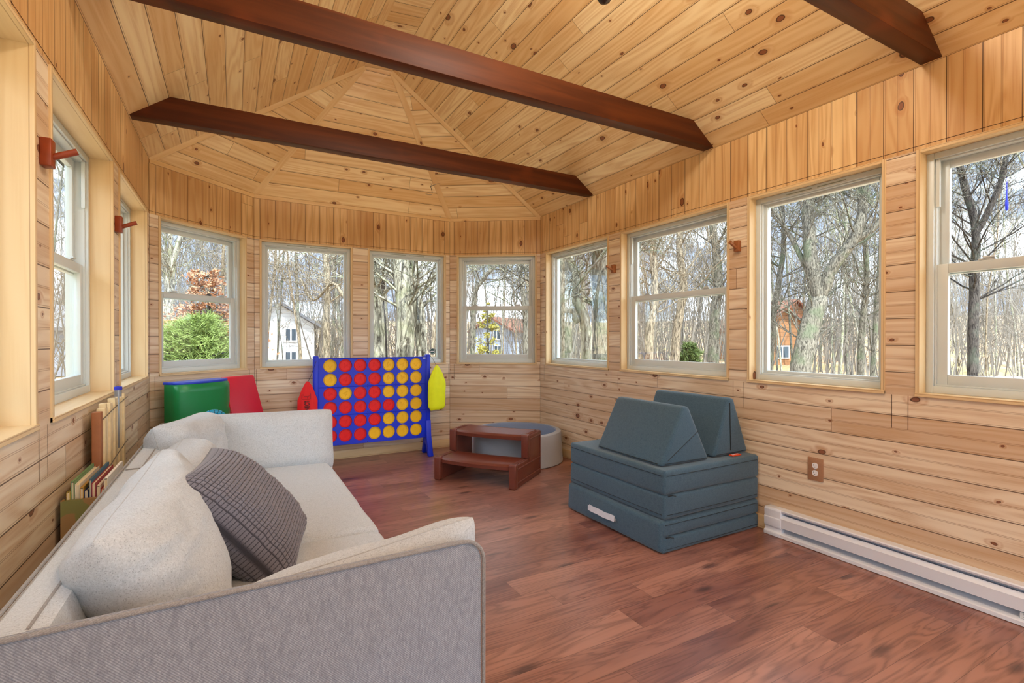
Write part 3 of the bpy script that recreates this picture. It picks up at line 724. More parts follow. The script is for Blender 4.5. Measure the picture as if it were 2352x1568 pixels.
# ------------------------------------------------------------ giant four-in-a-row game
BL, BR = Vector((.675, 5.0, 0)), Vector((1.755, 4.955, 0))
ang = math.atan2(BR.y - BL.y, BR.x - BL.x); BW = (BR - BL).length
game = empty('game_board', BL, ang, 'giant upright blue plastic four-in-a-row game board standing in the bay', 'game')
px_, pz_ = (BW - .115) / 7, .1335; gx0 = .0575; gz0 = .272 - pz_ / 2; Rh = .0615; th = .05
def panel(rows, k):
    mb = MB(); NS = 32; z_lo = gz0 + rows[0] * pz_ - (.022 if rows[0] == 0 else 0); z_hi = gz0 + (rows[-1] + 1) * pz_ + (.006 if rows[-1] == 5 else 0)
    for y in (-th / 2, th / 2):
        mb.quad([(.02, y, z_lo), (gx0, y, z_lo), (gx0, y, z_hi), (.02, y, z_hi)]); mb.quad([(gx0 + 7 * px_, y, z_lo), (BW - .02, y, z_lo), (BW - .02, y, z_hi), (gx0 + 7 * px_, y, z_hi)])
        if rows[0] == 0: mb.quad([(gx0, y, z_lo), (gx0 + 7 * px_, y, z_lo), (gx0 + 7 * px_, y, gz0), (gx0, y, gz0)])
        if rows[-1] == 5: mb.quad([(gx0, y, gz0 + 6 * pz_), (gx0 + 7 * px_, y, gz0 + 6 * pz_), (gx0 + 7 * px_, y, z_hi), (gx0, y, z_hi)])
    for r in rows:
        for c in range(7):
            cx, cz = gx0 + (c + .5) * px_, gz0 + (r + .5) * pz_
            A = [PI / 4 + 2 * PI * i / NS for i in range(NS)]
            def sq(a_):
                x, z = math.cos(a_), math.sin(a_); m_ = max(abs(x), abs(z)); return x / m_, z / m_
            for y in (-th / 2, th / 2):
                vs = [(cx + sq(a_)[0] * px_ / 2, y, cz + sq(a_)[1] * pz_ / 2) for a_ in A] + [(cx + Rh * math.cos(a_), y, cz + Rh * math.sin(a_)) for a_ in A]
                mb.add(vs, [(i, (i + 1) % NS, NS + (i + 1) % NS, NS + i) for i in range(NS)])
            vs = [(cx + Rh * math.cos(a_), y, cz + Rh * math.sin(a_)) for y in (-th / 2, th / 2) for a_ in A]
            mb.add(vs, [(i, (i + 1) % NS, NS + (i + 1) % NS, NS + i) for i in range(NS)])
    for z in (z_lo, z_hi): mb.quad([(.02, -th / 2, z), (BW - .02, -th / 2, z), (BW - .02, th / 2, z), (.02, th / 2, z)])
    o = mb.obj('grid_panel', M['blue'], game, smooth=True, angle=.5)
    for c in (1, 3, 5):
        for zz in (z_lo + .012, z_hi - .012):
            b = MB(); b.lathe([(0, .0), (.004, .0), (.004, .002), (0, .003)], 8, mat=Matrix.Translation((gx0 + c * px_, -th / 2, zz)) @ Matrix.Rotation(PI / 2, 4, 'X'))
            b.obj('bolt', M['black'], o)
    e_ = MB(); e_.tube([(.03, -th / 2 - .001, z_hi - .002), (BW - .03, -th / 2 - .001, z_hi - .002)], .004, 6); e_.obj('panel_lip', M['blue'], o, smooth=True)
for k, rows in enumerate(((0, 1), (2, 3), (4, 5))): panel(rows, k)
for x in (0, BW):
    mb = MB(); mb.box((x - .024, -.034, .25), (x + .024, .034, 1.035)); post = mb.obj('side_post', M['blue'], game, bevel=.012, bseg=3)
    mb = MB(); fw = .095
    P = [(-fw - .035, 0), (-fw + .02, 0), (-.028, .10), (0, .125), (.028, .10), (fw - .02, 0), (fw + .035, 0), (.055, .20), (.036, .36), (-.036, .36), (-.055, .20)]
    mb.prism(P, x - .027, x + .027, fn=lambda a, b, t: (t, a, b)); mb.obj('foot', M['blue'], game, bevel=.009, bseg=3)
mb = MB(); mb.box((BW - .055, -th / 2 - .003, gz0 + 6 * pz_ - .012), (BW - .03, -th / 2 - .001, gz0 + 6 * pz_ - .001)); tag(mb.obj('small_label', M['white'], game), 'tiny white label')
layout = ['YRRRYYY', 'YRRRYYY', 'RYRRYYY', 'RRRRRYY', 'RRRRYYY', 'RRRYYYY']
layout[5] = 'RRRYYYY'; layout[4] = 'RRRRYYY'
protos = {}
rown = ['top row', 'second row', 'third row', 'fourth row', 'fifth row', 'bottom row']; coln = ['first', 'second', 'third', 'fourth', 'fifth', 'sixth', 'last']
Gm = Matrix.Translation(BL) @ Matrix.Rotation(ang, 4, 'Z')
def disc_mesh(col):
    mb = MB(); R = .0655
    mb.lathe([(0, .004), (R * .68, .004), (R * .70, .0075), (R * .78, .0075), (R * .80, .004), (R * .93, .004), (R, .002), (R, -.008), (0, -.008)], 40, mat=Matrix.Rotation(PI / 2, 4, 'X'))
    # raised figure 4
    pts = [(.012, -.026), (.012, .026), (-.022, -.008), (.024, -.008)]
    mb.tube([(x, -.0045, z) for x, z in pts], .0022, 6)
    o = mb.obj('game_disc', M['red' if col == 'R' else 'yellow'], smooth=True, angle=.6); return o
for i, row in enumerate(layout):
    for c, ch in enumerate(row):
        lab = '%s disc in the %s, %s slot from the left of the blue game board' % ('red' if ch == 'R' else 'yellow', rown[i], coln[c])
        if c == 6: lab = '%s disc in the %s, rightmost slot of the blue game board' % ('red' if ch == 'R' else 'yellow', rown[i])
        if ch not in protos: o = protos[ch] = disc_mesh(ch)
        else: o = protos[ch].copy(); COL.objects.link(o)
        tag(o, lab, 'game disc', 'red and yellow discs in the game board')
        rr_ = random.Random(i * 9 + c)
        o.matrix_world = Gm @ Matrix.Translation((gx0 + (c + .5) * px_, -.006, gz0 + (5 - i + .5) * pz_ - .001)) @ Matrix.Rotation(rr_.uniform(-1.2, 1.2), 4, 'Y')

# bags hanging on the posts
def bag(name, lab, mat, top, w, h, dpt, seed, yaw):
    mb = MB(); n, k = 40, 30; vs = []
    for i in range(k + 1):
        q = i / k; z = -h * q
        wd = w * (.12 + .88 * min(1, (q / .38)) ** .8) * (1 - .0 * q); dd = dpt * (.2 + .8 * min(1, q / .5))
        if q > .93: s_ = (1 - (q - .93) / .07 * .25); wd *= s_; dd *= s_
        for j in range(n):
            a_ = 2 * PI * j / n; f = 1 + .10 * math.sin(a_ * 7 + seed + q * 3) * (1 - q) + .05 * noise.noise(Vector((math.cos(a_) * 2, math.sin(a_) * 2 + seed, q * 5)))
            vs.append((wd / 2 * math.cos(a_) * f, dd / 2 * math.sin(a_) * f, z + .012 * noise.noise(Vector((a_, seed, q * 6)))))
    fs = [(i * n + j, i * n + (j + 1) % n, (i + 1) * n + (j + 1) % n, (i + 1) * n + j) for i in range(k) for j in range(n)] + [tuple(k * n + j for j in range(n)), tuple(reversed(range(n)))]
    r = empty(name, top, yaw, lab, 'bag')
    mb.add(vs, fs); mb.obj('cloth_sack', mat, r, smooth=True, angle=1.2)
    return r
by = bag('drawstring_bag', 'bright yellow drawstring bag hanging from the right post of the game board', M['bag_yellow'], Gm @ Vector((BW + .066, -.105, .925)), .19, .45, .08, 2, 0.1)
p = MB(); p.tube([(0, 0, -.01), (-.02, .015, .04), (-.045, .03, .085), (-.06, .062, .10)], .0018, 5); p.obj('drawstring', M['black'], by)
brd = bag('drawstring_bag', 'red drawstring bag with black lettering hanging beside the left post of the game board', M['bag_red'], Gm @ Vector((-.075, -.055, .80)), .17, .44, .07, 8, -.2)
p = MB(); p.tube([(0, 0, -.01), (.03, .01, .06), (.065, .015, .16), (.075, .02, .19)], .0018, 5); p.obj('drawstring', M['black'], brd)
def text(body, size, mat, parent, loc, rot, name, ext=.0008, sx=1.):
    cu = bpy.data.curves.new(name, 'FONT'); cu.body = body; cu.size = size; cu.extrude = ext; cu.materials.append(mat); cu.offset = .0006
    tmp = bpy.data.objects.new(name, cu); COL.objects.link(tmp); bpy.context.view_layer.update()
    me = bpy.data.meshes.new_from_object(tmp.evaluated_get(bpy.context.evaluated_depsgraph_get())); bpy.data.objects.remove(tmp); bpy.data.curves.remove(cu)
    o = bpy.data.objects.new(name, me); COL.objects.link(o); o.parent = parent; o.location = loc; o.rotation_euler = rot; o.scale = (sx, 1, 1)
    return o
text('CONNECT', .058, M['black'], brd, (.018, -.0415, -.345), (PI / 2, -PI / 2, 0), 'lettering', sx=.62)
p = MB(); q4 = [(-.045, -.155), (-.045, -.115), (-.028, -.115), (-.028, -.13), (.012, -.13), (.03, -.105), (.03, -.15), (.018, -.155)]
p.tube([(x, -.0405, z) for x, z in q4 + [q4[0]]], .0018, 5); p.tube([(.004, -.0405, -.14), (.004, -.0405, -.148)], .003, 5); p.obj('lettering_mark', M['black'], brd)

# ------------------------------------------------------------ play mats by the bay-left wall
Mx1, a1, L1 = frame_mat(C1, C2)
def lw(s, off, z=0.): return Mx1 @ Vector((s, -off, z))
# green rounded soft mat, folded with a blue top edge
gm = empty('folded_mat', lw(.265, .18), a1, 'green vinyl folding mat with a blue upper edge, bulging in front of the bay wall', 'play mat')
mb = MB(); n, k = 22, 30; vs = []
for i in range(n + 1):
    x = -.27 + .47 * i / n; bul = .10 * (1 - ((x + .04) / .27) ** 2 * .5)
    for j in range(k + 1):
        q = j / k; z = .862 * q + .0; e_ = (abs(x + .035) / .235) ** 6
        wv = .010 * math.sin(q * 60 + x * 14) * max(0, (x + .05) / .25) * (q > .3) * (q < .8)
        y = -.05 - bul * (1 - e_ * .6) - wv
        if q > .97: y += (q - .97) / .03 * .02
        vs.append((x, y, z))
fs = [(i * (k + 1) + j, i * (k + 1) + j + 1, (i + 1) * (k + 1) + j + 1, (i + 1) * (k + 1) + j) for i in range(n) for j in range(k)]
mb.add(vs, fs)
b0 = [vs[i * (k + 1)] for i in range(n + 1)]; t0 = [vs[i * (k + 1) + k] for i in range(n + 1)]
mb.quad([vs[j] for j in range(k + 1)] + [(-.27, .03, .862), (-.27, .03, 0)]); mb.quad([vs[n * (k + 1) + j] for j in range(k + 1)] + [(.20, .03, .862), (.20, .03, 0)])
mb.quad([(-.27, .03, 0), (.20, .03, 0), (.20, .03, .862), (-.27, .03, .862)])
mb.obj('green_cover', M['green_vinyl'], gm, smooth=True, merge=True, angle=.8)
mb = MB(); P = [(p_[0], p_[1]) for p_ in t0] + [(.20, .045), (-.27, .045)]
mb.prism(P, .860, .880, fn=lambda a, b, t: (a, b, t)); mb.obj('blue_edge', M['blue_vinyl'], gm, bevel=.006, bseg=2)
# red leaning mat with yellow side
rm = empty('leaning_mat', lw(.66, .12), a1, 'red vinyl mat with yellow side leaning right of the green mat', 'play mat')
def lean(mb, x0, x1, y0, y1, ybt, H_, skew=0., n=10):
    vs = []
    for (x, y, z) in ((x0, -ybt, 0), (x1 + skew, -ybt, 0), (x1 + skew, -ybt + y1, 0), (x0, -ybt + y1, 0), (x0 - .02, y0 - y1, H_), (x1 - .01, y0 - y1, H_), (x1 - .01, y0, H_), (x0 - .02, y0, H_)): vs.append((x, y, z))
    mb.add(vs, [(0, 3, 2, 1), (4, 5, 6, 7), (0, 1, 5, 4), (1, 2, 6, 5), (2, 3, 7, 6), (3, 0, 4, 7)])
mb = MB(); lean(mb, -.10, .21, .06, .05, .22, .875, .05); mb.obj('red_panel', M['red_vinyl'], rm, bevel=.014, bseg=3)
mb = MB(); lean(mb, -.115, .20, .10, .05, .13, .865, .04); mb.obj('yellow_panel', M['yellow_vinyl'], rm, bevel=.014, bseg=3)

# small toys showing above the far arm
tr = empty('ring_toy', (-.11, 3.72, .665), .2, 'teal ribbed plastic ring toy peeking over the far arm of the sofa', 'toy')
tr.rotation_euler = (PI / 2, 0, .2)
mb = MB(); pts = [(.062 * math.cos(a), .062 * math.sin(a), 0) for a in [2 * PI * i / 40 for i in range(41)]]; mb.tube(pts, .02, 12, cap=False); mb.obj('ring', M['teal'], tr, smooth=True)
mb = MB()
for i in range(20):
    a = 2 * PI * i / 20; cc = Vector((.062 * math.cos(a), .062 * math.sin(a), 0)); ra = Vector((math.cos(a), math.sin(a), 0))
    mb.tube([cc + (ra * math.cos(t) + Vector((0, 0, 1)) * math.sin(t)) * .0205 for t in [2 * PI * j / 12 for j in range(13)]], .0016, 4, cap=False)
mb.obj('dark_ribs', M['black'], tr)
# toy chest under them so that nothing floats
chest = empty('storage_cube', (.10, 3.86, 0), 0, 'low white fabric bin hidden behind the far arm of the sofa', 'bin')
softbox('bin_body', (-.42, -.24, 0), (.50, .24, .575), .02, M['white_cloth'], chest, n=4)
cb = empty('folded_bag', (.30, 3.86, .577), .3, 'white cloth bag with blue handles lying behind the far arm of the sofa', 'bag')
softbox('bag_body', (-.10, -.06, 0), (.10, .06, .055), .02, M['white_cloth'], cb, crown=(0, 0, .012), n=8, wob=.01)
mb = MB(); mb.tube([(-.11, -.02, .03), (-.09, -.03, .075), (-.04, -.03, .09), (.01, -.02, .07), (.08, -.02, .076), (.11, 0, .06)], .006, 6); mb.tube([(-.10, .0, .045), (.0, -.03, .066), (.1, -.04, .066)], .008, 6); mb.obj('handle', M['blue_cloth'], cb, smooth=True)

# ------------------------------------------------------------ bundle of slats and box of books along the left wall
bn = empty('slat_bundle', (XL + .03, 2.66, 0), 0, 'upright bundle of pale wooden slats tied with twine, against the left wall behind the sofa', 'slats')
mb = MB(); mb.box((0, -.03, 0), (.030, .012, .895)); mb.obj('end_board', M['board_brown'], bn, bevel=.003)
for i in range(15):
    y = .02 + i * .0355; hgt = .90 + .012 * (i / 15) + .008 * ((i * 7) % 5 - 2)
    mb = MB(); mb.box((.0, y, 0), (.022 + .004 * ((i * 5) % 3), y + .030, hgt)); mb.obj('slat', M['slat' if i % 3 else 'slat2'], bn, bevel=.004, bseg=2)
mb = MB()
for z0, z1 in ((.86, .90), (.62, .68)):
    mb.tube([(.031, .0, z0), (.032, .28, (z0 + z1) / 2 + .004), (.032, .56, z1)], .0022, 5)
mb.obj('twine', M['twine'], bn)
la = empty('lanyard', (XL + .03 + .050, 2.93, .93), 0, 'blue-capped strap clip hooked over the slat bundle', 'strap')
mb = MB(); mb.lathe([(0, 0), (.014, 0), (.014, .03), (0, .03)], 16, mat=Matrix.Translation((-.01, 0, .0))); mb.obj('collar', M['steel'], la, smooth=True, angle=.6)
mb = MB(); mb.lathe([(0, .03), (.016, .03), (.016, .045), (0, .048)], 16, mat=Matrix.Translation((-.01, 0, .0))); mb.obj('cap', M['blue_cloth'], la, smooth=True, angle=.6)
mb = MB(); mb.box((-.012, -.002, -.24), (-.006, .008, .0)); mb.obj('strap', M['steel'], la, bevel=.001)

bx = empty('book_box', (XL + .015, 2.27, 0), 0, 'brown printed cardboard box of upright board books between sofa and left wall', 'box')
def camo():
    g = G('printed_card'); n1 = g.noise(g.coord(), 14., 1.); n2 = g.noise(g.n('VectorMath', operation='ADD', ins={0: g.coord(), 1: (3., 5., 1.)}), 11., 1.)
    c = g.mix(g.step(n1, .52, .55), srgb(150, 116, 70), srgb(124, 122, 66)); c = g.mix(g.step(n2, .6, .62), c, srgb(70, 48, 58)); return g.fin(c, .6)
M['card'] = camo()
mb = MB(); bw, bl, bh = .135, .34, .635
for a, b in (((0, 0, 0), (bw, .012, bh)), ((0, bl - .012, 0), (bw, bl, bh)), ((0, .012, 0), (.008, bl - .012, bh)), ((bw - .008, .012, 0), (bw, bl - .012, bh)), ((.008, .012, 0), (bw - .008, bl - .012, .32))): mb.box(a, b)
mb.obj('box_shell', M['card'], bx)
bcols = [(214, 186, 96), (120, 160, 110), (232, 226, 214), (196, 150, 60), (40, 60, 110), (60, 110, 140), (160, 40, 60), (226, 214, 190), (210, 40, 50), (240, 236, 228)]
names = ['mustard', 'green', 'white', 'ochre', 'navy', 'blue', 'maroon', 'cream', 'red', 'ivory']
x = .012
for i, cst in enumerate(bcols):
    m_ = plain('book_%s' % names[i], srgb(*cst), .5, 40, .1); t_ = (.010, .009, .014, .010, .011, .008, .012, .010, .009, .011)[i]
    bo = empty('board_book', (XL + .015 + x, 2.288 + .004 * (i % 3), .325), 0, '%s board book standing in the printed card box' % names[i], 'book', 'board books in the printed card box')
    hh = .335 + .012 * ((i * 7) % 4); ll = .285 + .007 * ((i * 5) % 4)
    mb = MB(); mb.box((0, 0, 0), (.0016, ll, hh)); mb.box((t_ - .0016, 0, 0), (t_, ll, hh)); mb.box((0, 0, hh - .0016), (t_, ll, hh)) if i % 2 else None; mb.obj('cover', m_, bo, bevel=.0006, bseg=1)
    mb = MB(); mb.box((.0016, .004, .004), (t_ - .0016, ll - .004, hh - .005)); mb.obj('pages', M['slat2'], bo)
    x += t_ + .0012

# ------------------------------------------------------------ coat pegs
def peg(x, y, z, side, mat, lab, s=1.):
    r = empty('coat_peg', (x, y, z), 0, lab, 'coat hook', 'wooden coat pegs between the windows')
    mb = MB(); w = .024 * s
    mb.box((0, -w, -.045 * s), (side * .03, w, .045 * s)); mb.obj('backplate', M[mat], r, bevel=.004, bseg=2)
    mb = MB(); mb.tube([(side * .025, 0, -.012), (side * .09, .0, .018)], .0105, 14); mb.obj('dowel', M[mat], r, smooth=True, angle=.7)
peg(XL, 2.155, 1.80, 1, 'hook', 'reddish wooden coat peg on the left wall, nearest the viewer')
peg(XL, 3.32, 1.80, 1, 'hook', 'reddish wooden coat peg on the left wall, farther one near the bay', .95)
peg(XR, 2.175, 1.81, -1, 'hook_pale', 'pale wooden coat peg on the right wall post nearest the viewer', .8)
peg(XR, 3.41, 1.81, -1, 'hook_pale', 'pale wooden coat peg on the right wall post nearer the bay', .8)

# ------------------------------------------------------------ outlet
ot = empty('power_outlet', (XR, 1.667, .447), 0, 'tan wooden outlet plate with white duplex sockets low on the right wall', 'outlet')
mb = MB(); mb.box((-.007, -.044, -.066), (0, .044, .066)); mb.obj('cover_plate', M['plate'], ot, bevel=.005, bseg=2)
for zz in (-.021, .021):
    mb = MB(); mb.prism([(max(-.0145, min(.0145, .018 * math.cos(a))), zz + .0165 * math.sin(a)) for a in [2 * PI * i / 24 for i in range(24)]], -.0095, -.006, fn=lambda a, b, t: (t, a, b)); so = mb.obj('socket', M['white'], ot)
    
    for q0, q1 in (((-.008, -.001), (-.0062, .008)), ((.0062, -.001), (.008, .008)), ((-.002, -.010), (.002, -.006))):
        mb = MB(); mb.box((-.0100, q0[0], zz + q0[1]), (-.0094, q1[0], zz + q1[1])); mb.obj('slot', M['black'], so)
mb = MB(); mb.lathe([(0, 0), (.0035, 0), (.0025, .001), (0, .0015)], 12, mat=Matrix.Translation((-.0075, 0, 0)) @ Matrix.Rotation(-PI / 2, 4, 'Y')); mb.obj('screw', M['steel'], ot)

# ------------------------------------------------------------ baseboard heater
ht = empty('baseboard_heater', (XR, .70, 0), 0, 'long white electric baseboard heater along the foot of the right wall', 'heater')
y0, y1 = -.95, 1.245; d = -.064
mb = MB(); mb.box((-.006, y0, .002), (-.001, y1 - .002, .149)); mb.obj('back_plate', M['heater'], ht)
mb = MB(); mb.prism([(d + .006, .060), (d + .012, .060), (d + .009, .112), (d + .028, .132), (d + .024, .134), (d + .004, .115)], y0, y1 - .1, fn=lambda a, b, t: (a, t, b)); mb.obj('front_panel', M['heater'], ht)
mb = MB(); mb.prism([(-.004, .04), (-.004, .018), (d, .003), (d - .002, .003), (d - .002, .02), (d + .004, .024)], y0, y1 - .004, fn=lambda a, b, t: (a, t, b)); mb.obj('lower_tray', M['heater'], ht)
mb = MB(); mb.prism([(d + .014, .165), (d + .008, .160), (d + .012, .150), (-.0005, .150), (-.0005, .165)], y0, y1 - .1, fn=lambda a, b, t: (a, t, b)); mb.obj('top_lip', M['heater'], ht)
mb = MB(); mb.prism([(-.0005, .166), (d + .010, .166), (d + .002, .155), (d + .004, .112), (d - .001, .108), (d + .001, .058), (d + .010, .05), (d + .008, .03), (d - .004, .022), (d - .004, .001), (0, .001)], y1 - .105, y1, fn=lambda a, b, t: (a, t, b)); ec = mb.obj('end_cap', M['heater'], ht, bevel=.002, bseg=2)
mb = MB(); mb.lathe([(0, 0), (.0035, 0), (0, .0015)], 10, mat=Matrix.Translation((d - .002, y1 - .05, .012)) @ Matrix.Rotation(-PI / 2, 4, 'Y')); mb.obj('screw', M['steel'], ec)
mb = MB(); mb.box((d + .030, y0, .060), (-.008, y1 - .1, .128)); mb.obj('inner_baffle', M['heater_in'], ht)
mb = MB()
for i in range(90):
    y = y1 - .30 - i * .0135
    if (i // 9) % 4 == 3: continue
    mb.box((d + .026, y, .127), (d + .040, y + .008, .1295))
tag(mb.obj('slot_row', M['black'], ht), kind='stuff')
for i in range(16):
    mb = MB(); y = y1 - .17 - i * .125; mb.lathe([(0, 0), (.0045 if i % 3 else .007, 0), (0, .0008)], 10, mat=Matrix.Translation((-.0062, y, .143)) @ Matrix.Rotation(-PI / 2, 4, 'Y')); mb.obj('punch_hole', M['black'], ht)
mb = MB(); mb.box((d + .014, y1 - 1.72, .0285), (d + .0145, y1 - 1.15, .0535), 0)
g = G('heater_sticker'); c = g.sep(g.coord()); nn = g.noise(g.xyz(g.m('MULTIPLY', c[1], 260.), g.m('MULTIPLY', c[2], 700.)), 1., 1.)
blk = g.step(g.m('FRACT', g.m('MULTIPLY', c[1], 12.)), .12, .14)
M['hsticker'] = g.fin(g.mix(g.m('MULTIPLY', g.step(nn, .5, .56), blk), srgb(222, 228, 232), srgb(60, 76, 80)), .5)
mb.obj('warning_label', M['hsticker'], ht)

# ------------------------------------------------------------ pendant lamp (its knob shows at the top of the frame)
pl = empty('pendant_lamp', (1.18, 1.43, ZR), 0, 'dark bronze ceiling pendant, only its bottom knob showing at the top edge', 'lamp')
mb = MB(); mb.lathe([(0, 0), (.06, 0), (.055, -.025), (.012, -.04), (.009, -.05), (.009, -1.02)], 20); mb.obj('stem', M['bronze'], pl, smooth=True, angle=.7)
mb = MB(); mb.lathe([(.009, -1.0), (.05, -1.02), (.14, -1.07), (.17, -1.13), (.165, -1.135), (.135, -1.08), (.0, -1.05)], 32); mb.obj('lamp_shade', M['bronze'], pl, smooth=True, angle=.7)
mb = MB(); mb.lathe([(0, -1.05), (.012, -1.06), (.012, -1.2), (.03, -1.215), (.034, -1.255), (.02, -1.279), (0, -1.288)], 20); mb.obj('knob', M['bronze'], pl, smooth=True, angle=.7)
for y_, pw_ in ((1.43, 9), (-1.1, 9)):  # fill lights added to brighten the room; the rear one has no fixture
    ld = bpy.data.lights.new('fill_light', 'POINT'); ld.energy = pw_; ld.shadow_soft_size = .14; ld.color = (1, .93, .82); lo_ = bpy.data.objects.new('fill_light', ld); COL.objects.link(lo_); lo_.location = (1.18, y_, 3.12)
#PART4
# ------------------------------------------------------------ outdoors
def bark_mat(name, lo, hi, moss=None, sc=9.):
    g = G(name); c = g.sep(g.coord()); v = g.xyz(c[0], c[1], g.m('MULTIPLY', c[2], .22))
    a = g.noise(v, sc * 4.5, 5., .8, .7); b = g.noise(g.coord(), 2.2, 3.)
    col = g.mix(g.step(a, .36, .62), lo, hi)
    if moss: col = g.mix(g.m('MULTIPLY', g.step(b, .5, .66), .6), col, moss)
    g.bump(a, .9, .03)
    return g.fin(col, .95, .1)
M['bark_grey'] = bark_mat('bark_grey', srgb(70, 66, 60), srgb(150, 144, 132), srgb(112, 124, 98))
M['bark_tan'] = bark_mat('bark_tan', srgb(88, 78, 66), srgb(166, 152, 132), None, 6.)
M['bark_pale'] = bark_mat('bark_pale', srgb(84, 78, 70), srgb(192, 188, 172), srgb(150, 158, 120), 5.)
M['bark_dark'] = bark_mat('bark_dark', srgb(48, 44, 44), srgb(100, 94, 90), srgb(100, 108, 96))
M['needles'] = plain('pine_needles', srgb(146, 166, 92), .8, 4, .3)
M['needles_dark'] = plain('cedar_needles', srgb(96, 112, 56), .8, 4, .3)
M['leaf_yellow'] = plain('spring_leaves', srgb(176, 168, 84), .8, 4, .2)
M['leaf_rust'] = plain('rusty_leaves', srgb(188, 140, 108), .8, 4, .2)

GZ = -.75
def grow(mb, p, d, L, r, dep, rnd, spread=.6, twig=.006, wig=.16, grav=.03, sides=(7, 5, 4, 3, 3, 3), kids=(5, 4, 4, 3, 3), ratio=.55, lv=0):
    seg = 6 if lv < 2 else 4
    pts = [Vector(p)]; dd = Vector(d).normalized()
    for i in range(seg):
        dd = (dd + Vector((rnd.uniform(-wig, wig), rnd.uniform(-wig, wig), rnd.uniform(-wig, wig) * .6 + grav))).normalized(); pts.append(pts[-1] + dd * L / seg)
    rad = [max(twig * .5, r * (1 - .72 * i / seg)) for i in range(seg + 1)]
    mb.tube(pts, rad, sides[min(lv, 5)], cap=False)
    if dep <= 0: return
    K = kids[min(lv, 4)] + rnd.randint(0, 1)
    for k in range(K):
        q = .35 + .65 * (k + rnd.random() * .6) / K if lv == 0 else .2 + .78 * (k + rnd.random() * .7) / K
        q = min(q, .99); i = int(q * seg); b = pts[i].lerp(pts[i + 1], q * seg - i); t = (pts[i + 1] - pts[i]).normalized()
        a = rnd.uniform(0, 2 * PI); o = t.orthogonal().normalized(); o = Matrix.Rotation(a, 3, t) @ o
        nd = (t * rnd.uniform(.55, .95) + o * rnd.uniform(.6, 1.1) * spread * 1.4).normalized()
        grow(mb, b, nd, L * ratio * rnd.uniform(.75, 1.25) * (1.1 - .35 * q), max(twig, rad[i] * .55), dep - 1, rnd, spread, twig, wig * 1.25, grav, sides, kids, ratio, lv + 1)

def tree_mesh(name, mat, seed, Ht=13., r=.16, dep=4, lean=(0, 0), spread=.55, twig=.005, wig=.1, kids=(8, 5, 4, 3), grav=.05):
    r *= .62; rnd = random.Random(seed); mb = MB(); grow(mb, (0, 0, 0), (lean[0], lean[1], 1), Ht, r, dep, rnd, spread, twig, wig, grav, kids=kids, ratio=.42)
    me = bpy.data.meshes.new(name); me.from_pydata(mb.v, [], mb.f); me.materials.append(mat); me.polygons.foreach_set('use_smooth', [True] * len(me.polygons)); return me
fm = [tree_mesh('bare_tree', M[m_], 40 + i, Ht, r, 4, spread=sp, kids=kd, wig=.09) for i, (m_, Ht, r, sp, kd) in enumerate((
    ('bark_tan', 14, .09, .5, (11, 6, 4, 3)), ('bark_grey', 16, .11, .55, (11, 6, 4, 3)), ('bark_pale', 13, .07, .45, (11, 5, 4, 3)),
    ('bark_grey', 15, .09, .6, (10, 5, 4, 3)), ('bark_tan', 11, .05, .6, (11, 5, 4, 3)), ('bark_grey', 10, .04, .65, (12, 5, 4, 3)), ('bark_pale', 15, .08, .5, (12, 6, 4, 3))))]

def hero(name, lab, mat, parts, seed, twig=.007, dep=3, kids=4, blen=1.6, group=None):
    """tree with drawn main limbs: parts = list of (points, r0, r1); twiggy growth added"""
    rnd = random.Random(seed); mb = MB(); org = Vector(parts[0][0][0])
    for pts, r0, r1 in parts:
        r0 *= .82; r1 *= .75
        P_ = [Vector(p) - org for p in pts]; Q = []
        for i in range(len(P_) - 1):
            for k in range(4):
                t = k / 4; a = P_[max(0, i - 1)]; b = P_[i]; c = P_[i + 1]; d = P_[min(len(P_) - 1, i + 2)]
                Q.append(.5 * ((2 * b) + (c - a) * t + (2 * a - 5 * b + 4 * c - d) * t * t + (3 * b - a - 3 * c + d) * t ** 3))
        Q.append(P_[-1]); n = len(Q)
        rad = [r0 + (r1 - r0) * i / (n - 1) for i in range(n)]
        Q = [q + Vector((rnd.uniform(-1, 1), rnd.uniform(-1, 1), 0)) * rad[i] * .12 for i, q in enumerate(Q)]
        mb.tube(Q, rad, 12)
        for k in range(kids * (len(P_) - 1)):
            i = rnd.randint(int(n * .3), n - 2); 
            if Q[i].z + org.z < .6: continue
            t = (Q[i + 1] - Q[i]).normalized(); o = Matrix.Rotation(rnd.uniform(0, 2 * PI), 3, t) @ t.orthogonal().normalized()
            grow(mb, Q[i], t * .6 + o * .9, blen * rnd.uniform(.6, 1.4), max(twig, min(.024, rad[i] * .28)), dep, rnd, .6, twig * .6, .2, .04, (4, 3, 3, 3, 3, 3), (5, 4, 3, 3), .5, 1)
    me = bpy.data.meshes.new(name); me.from_pydata(mb.v, [], mb.f); me.materials.append(M[mat]); me.polygons.foreach_set('use_smooth', [True] * len(me.polygons))
    o = link(name, me); o.location = org; tag(o, lab, 'tree', group); return o
def up(u, v, d): return tuple(at(u, v, d))
def base(u, d):
    p = at(u, 777, d); return (p.x, p.y, GZ - .1)
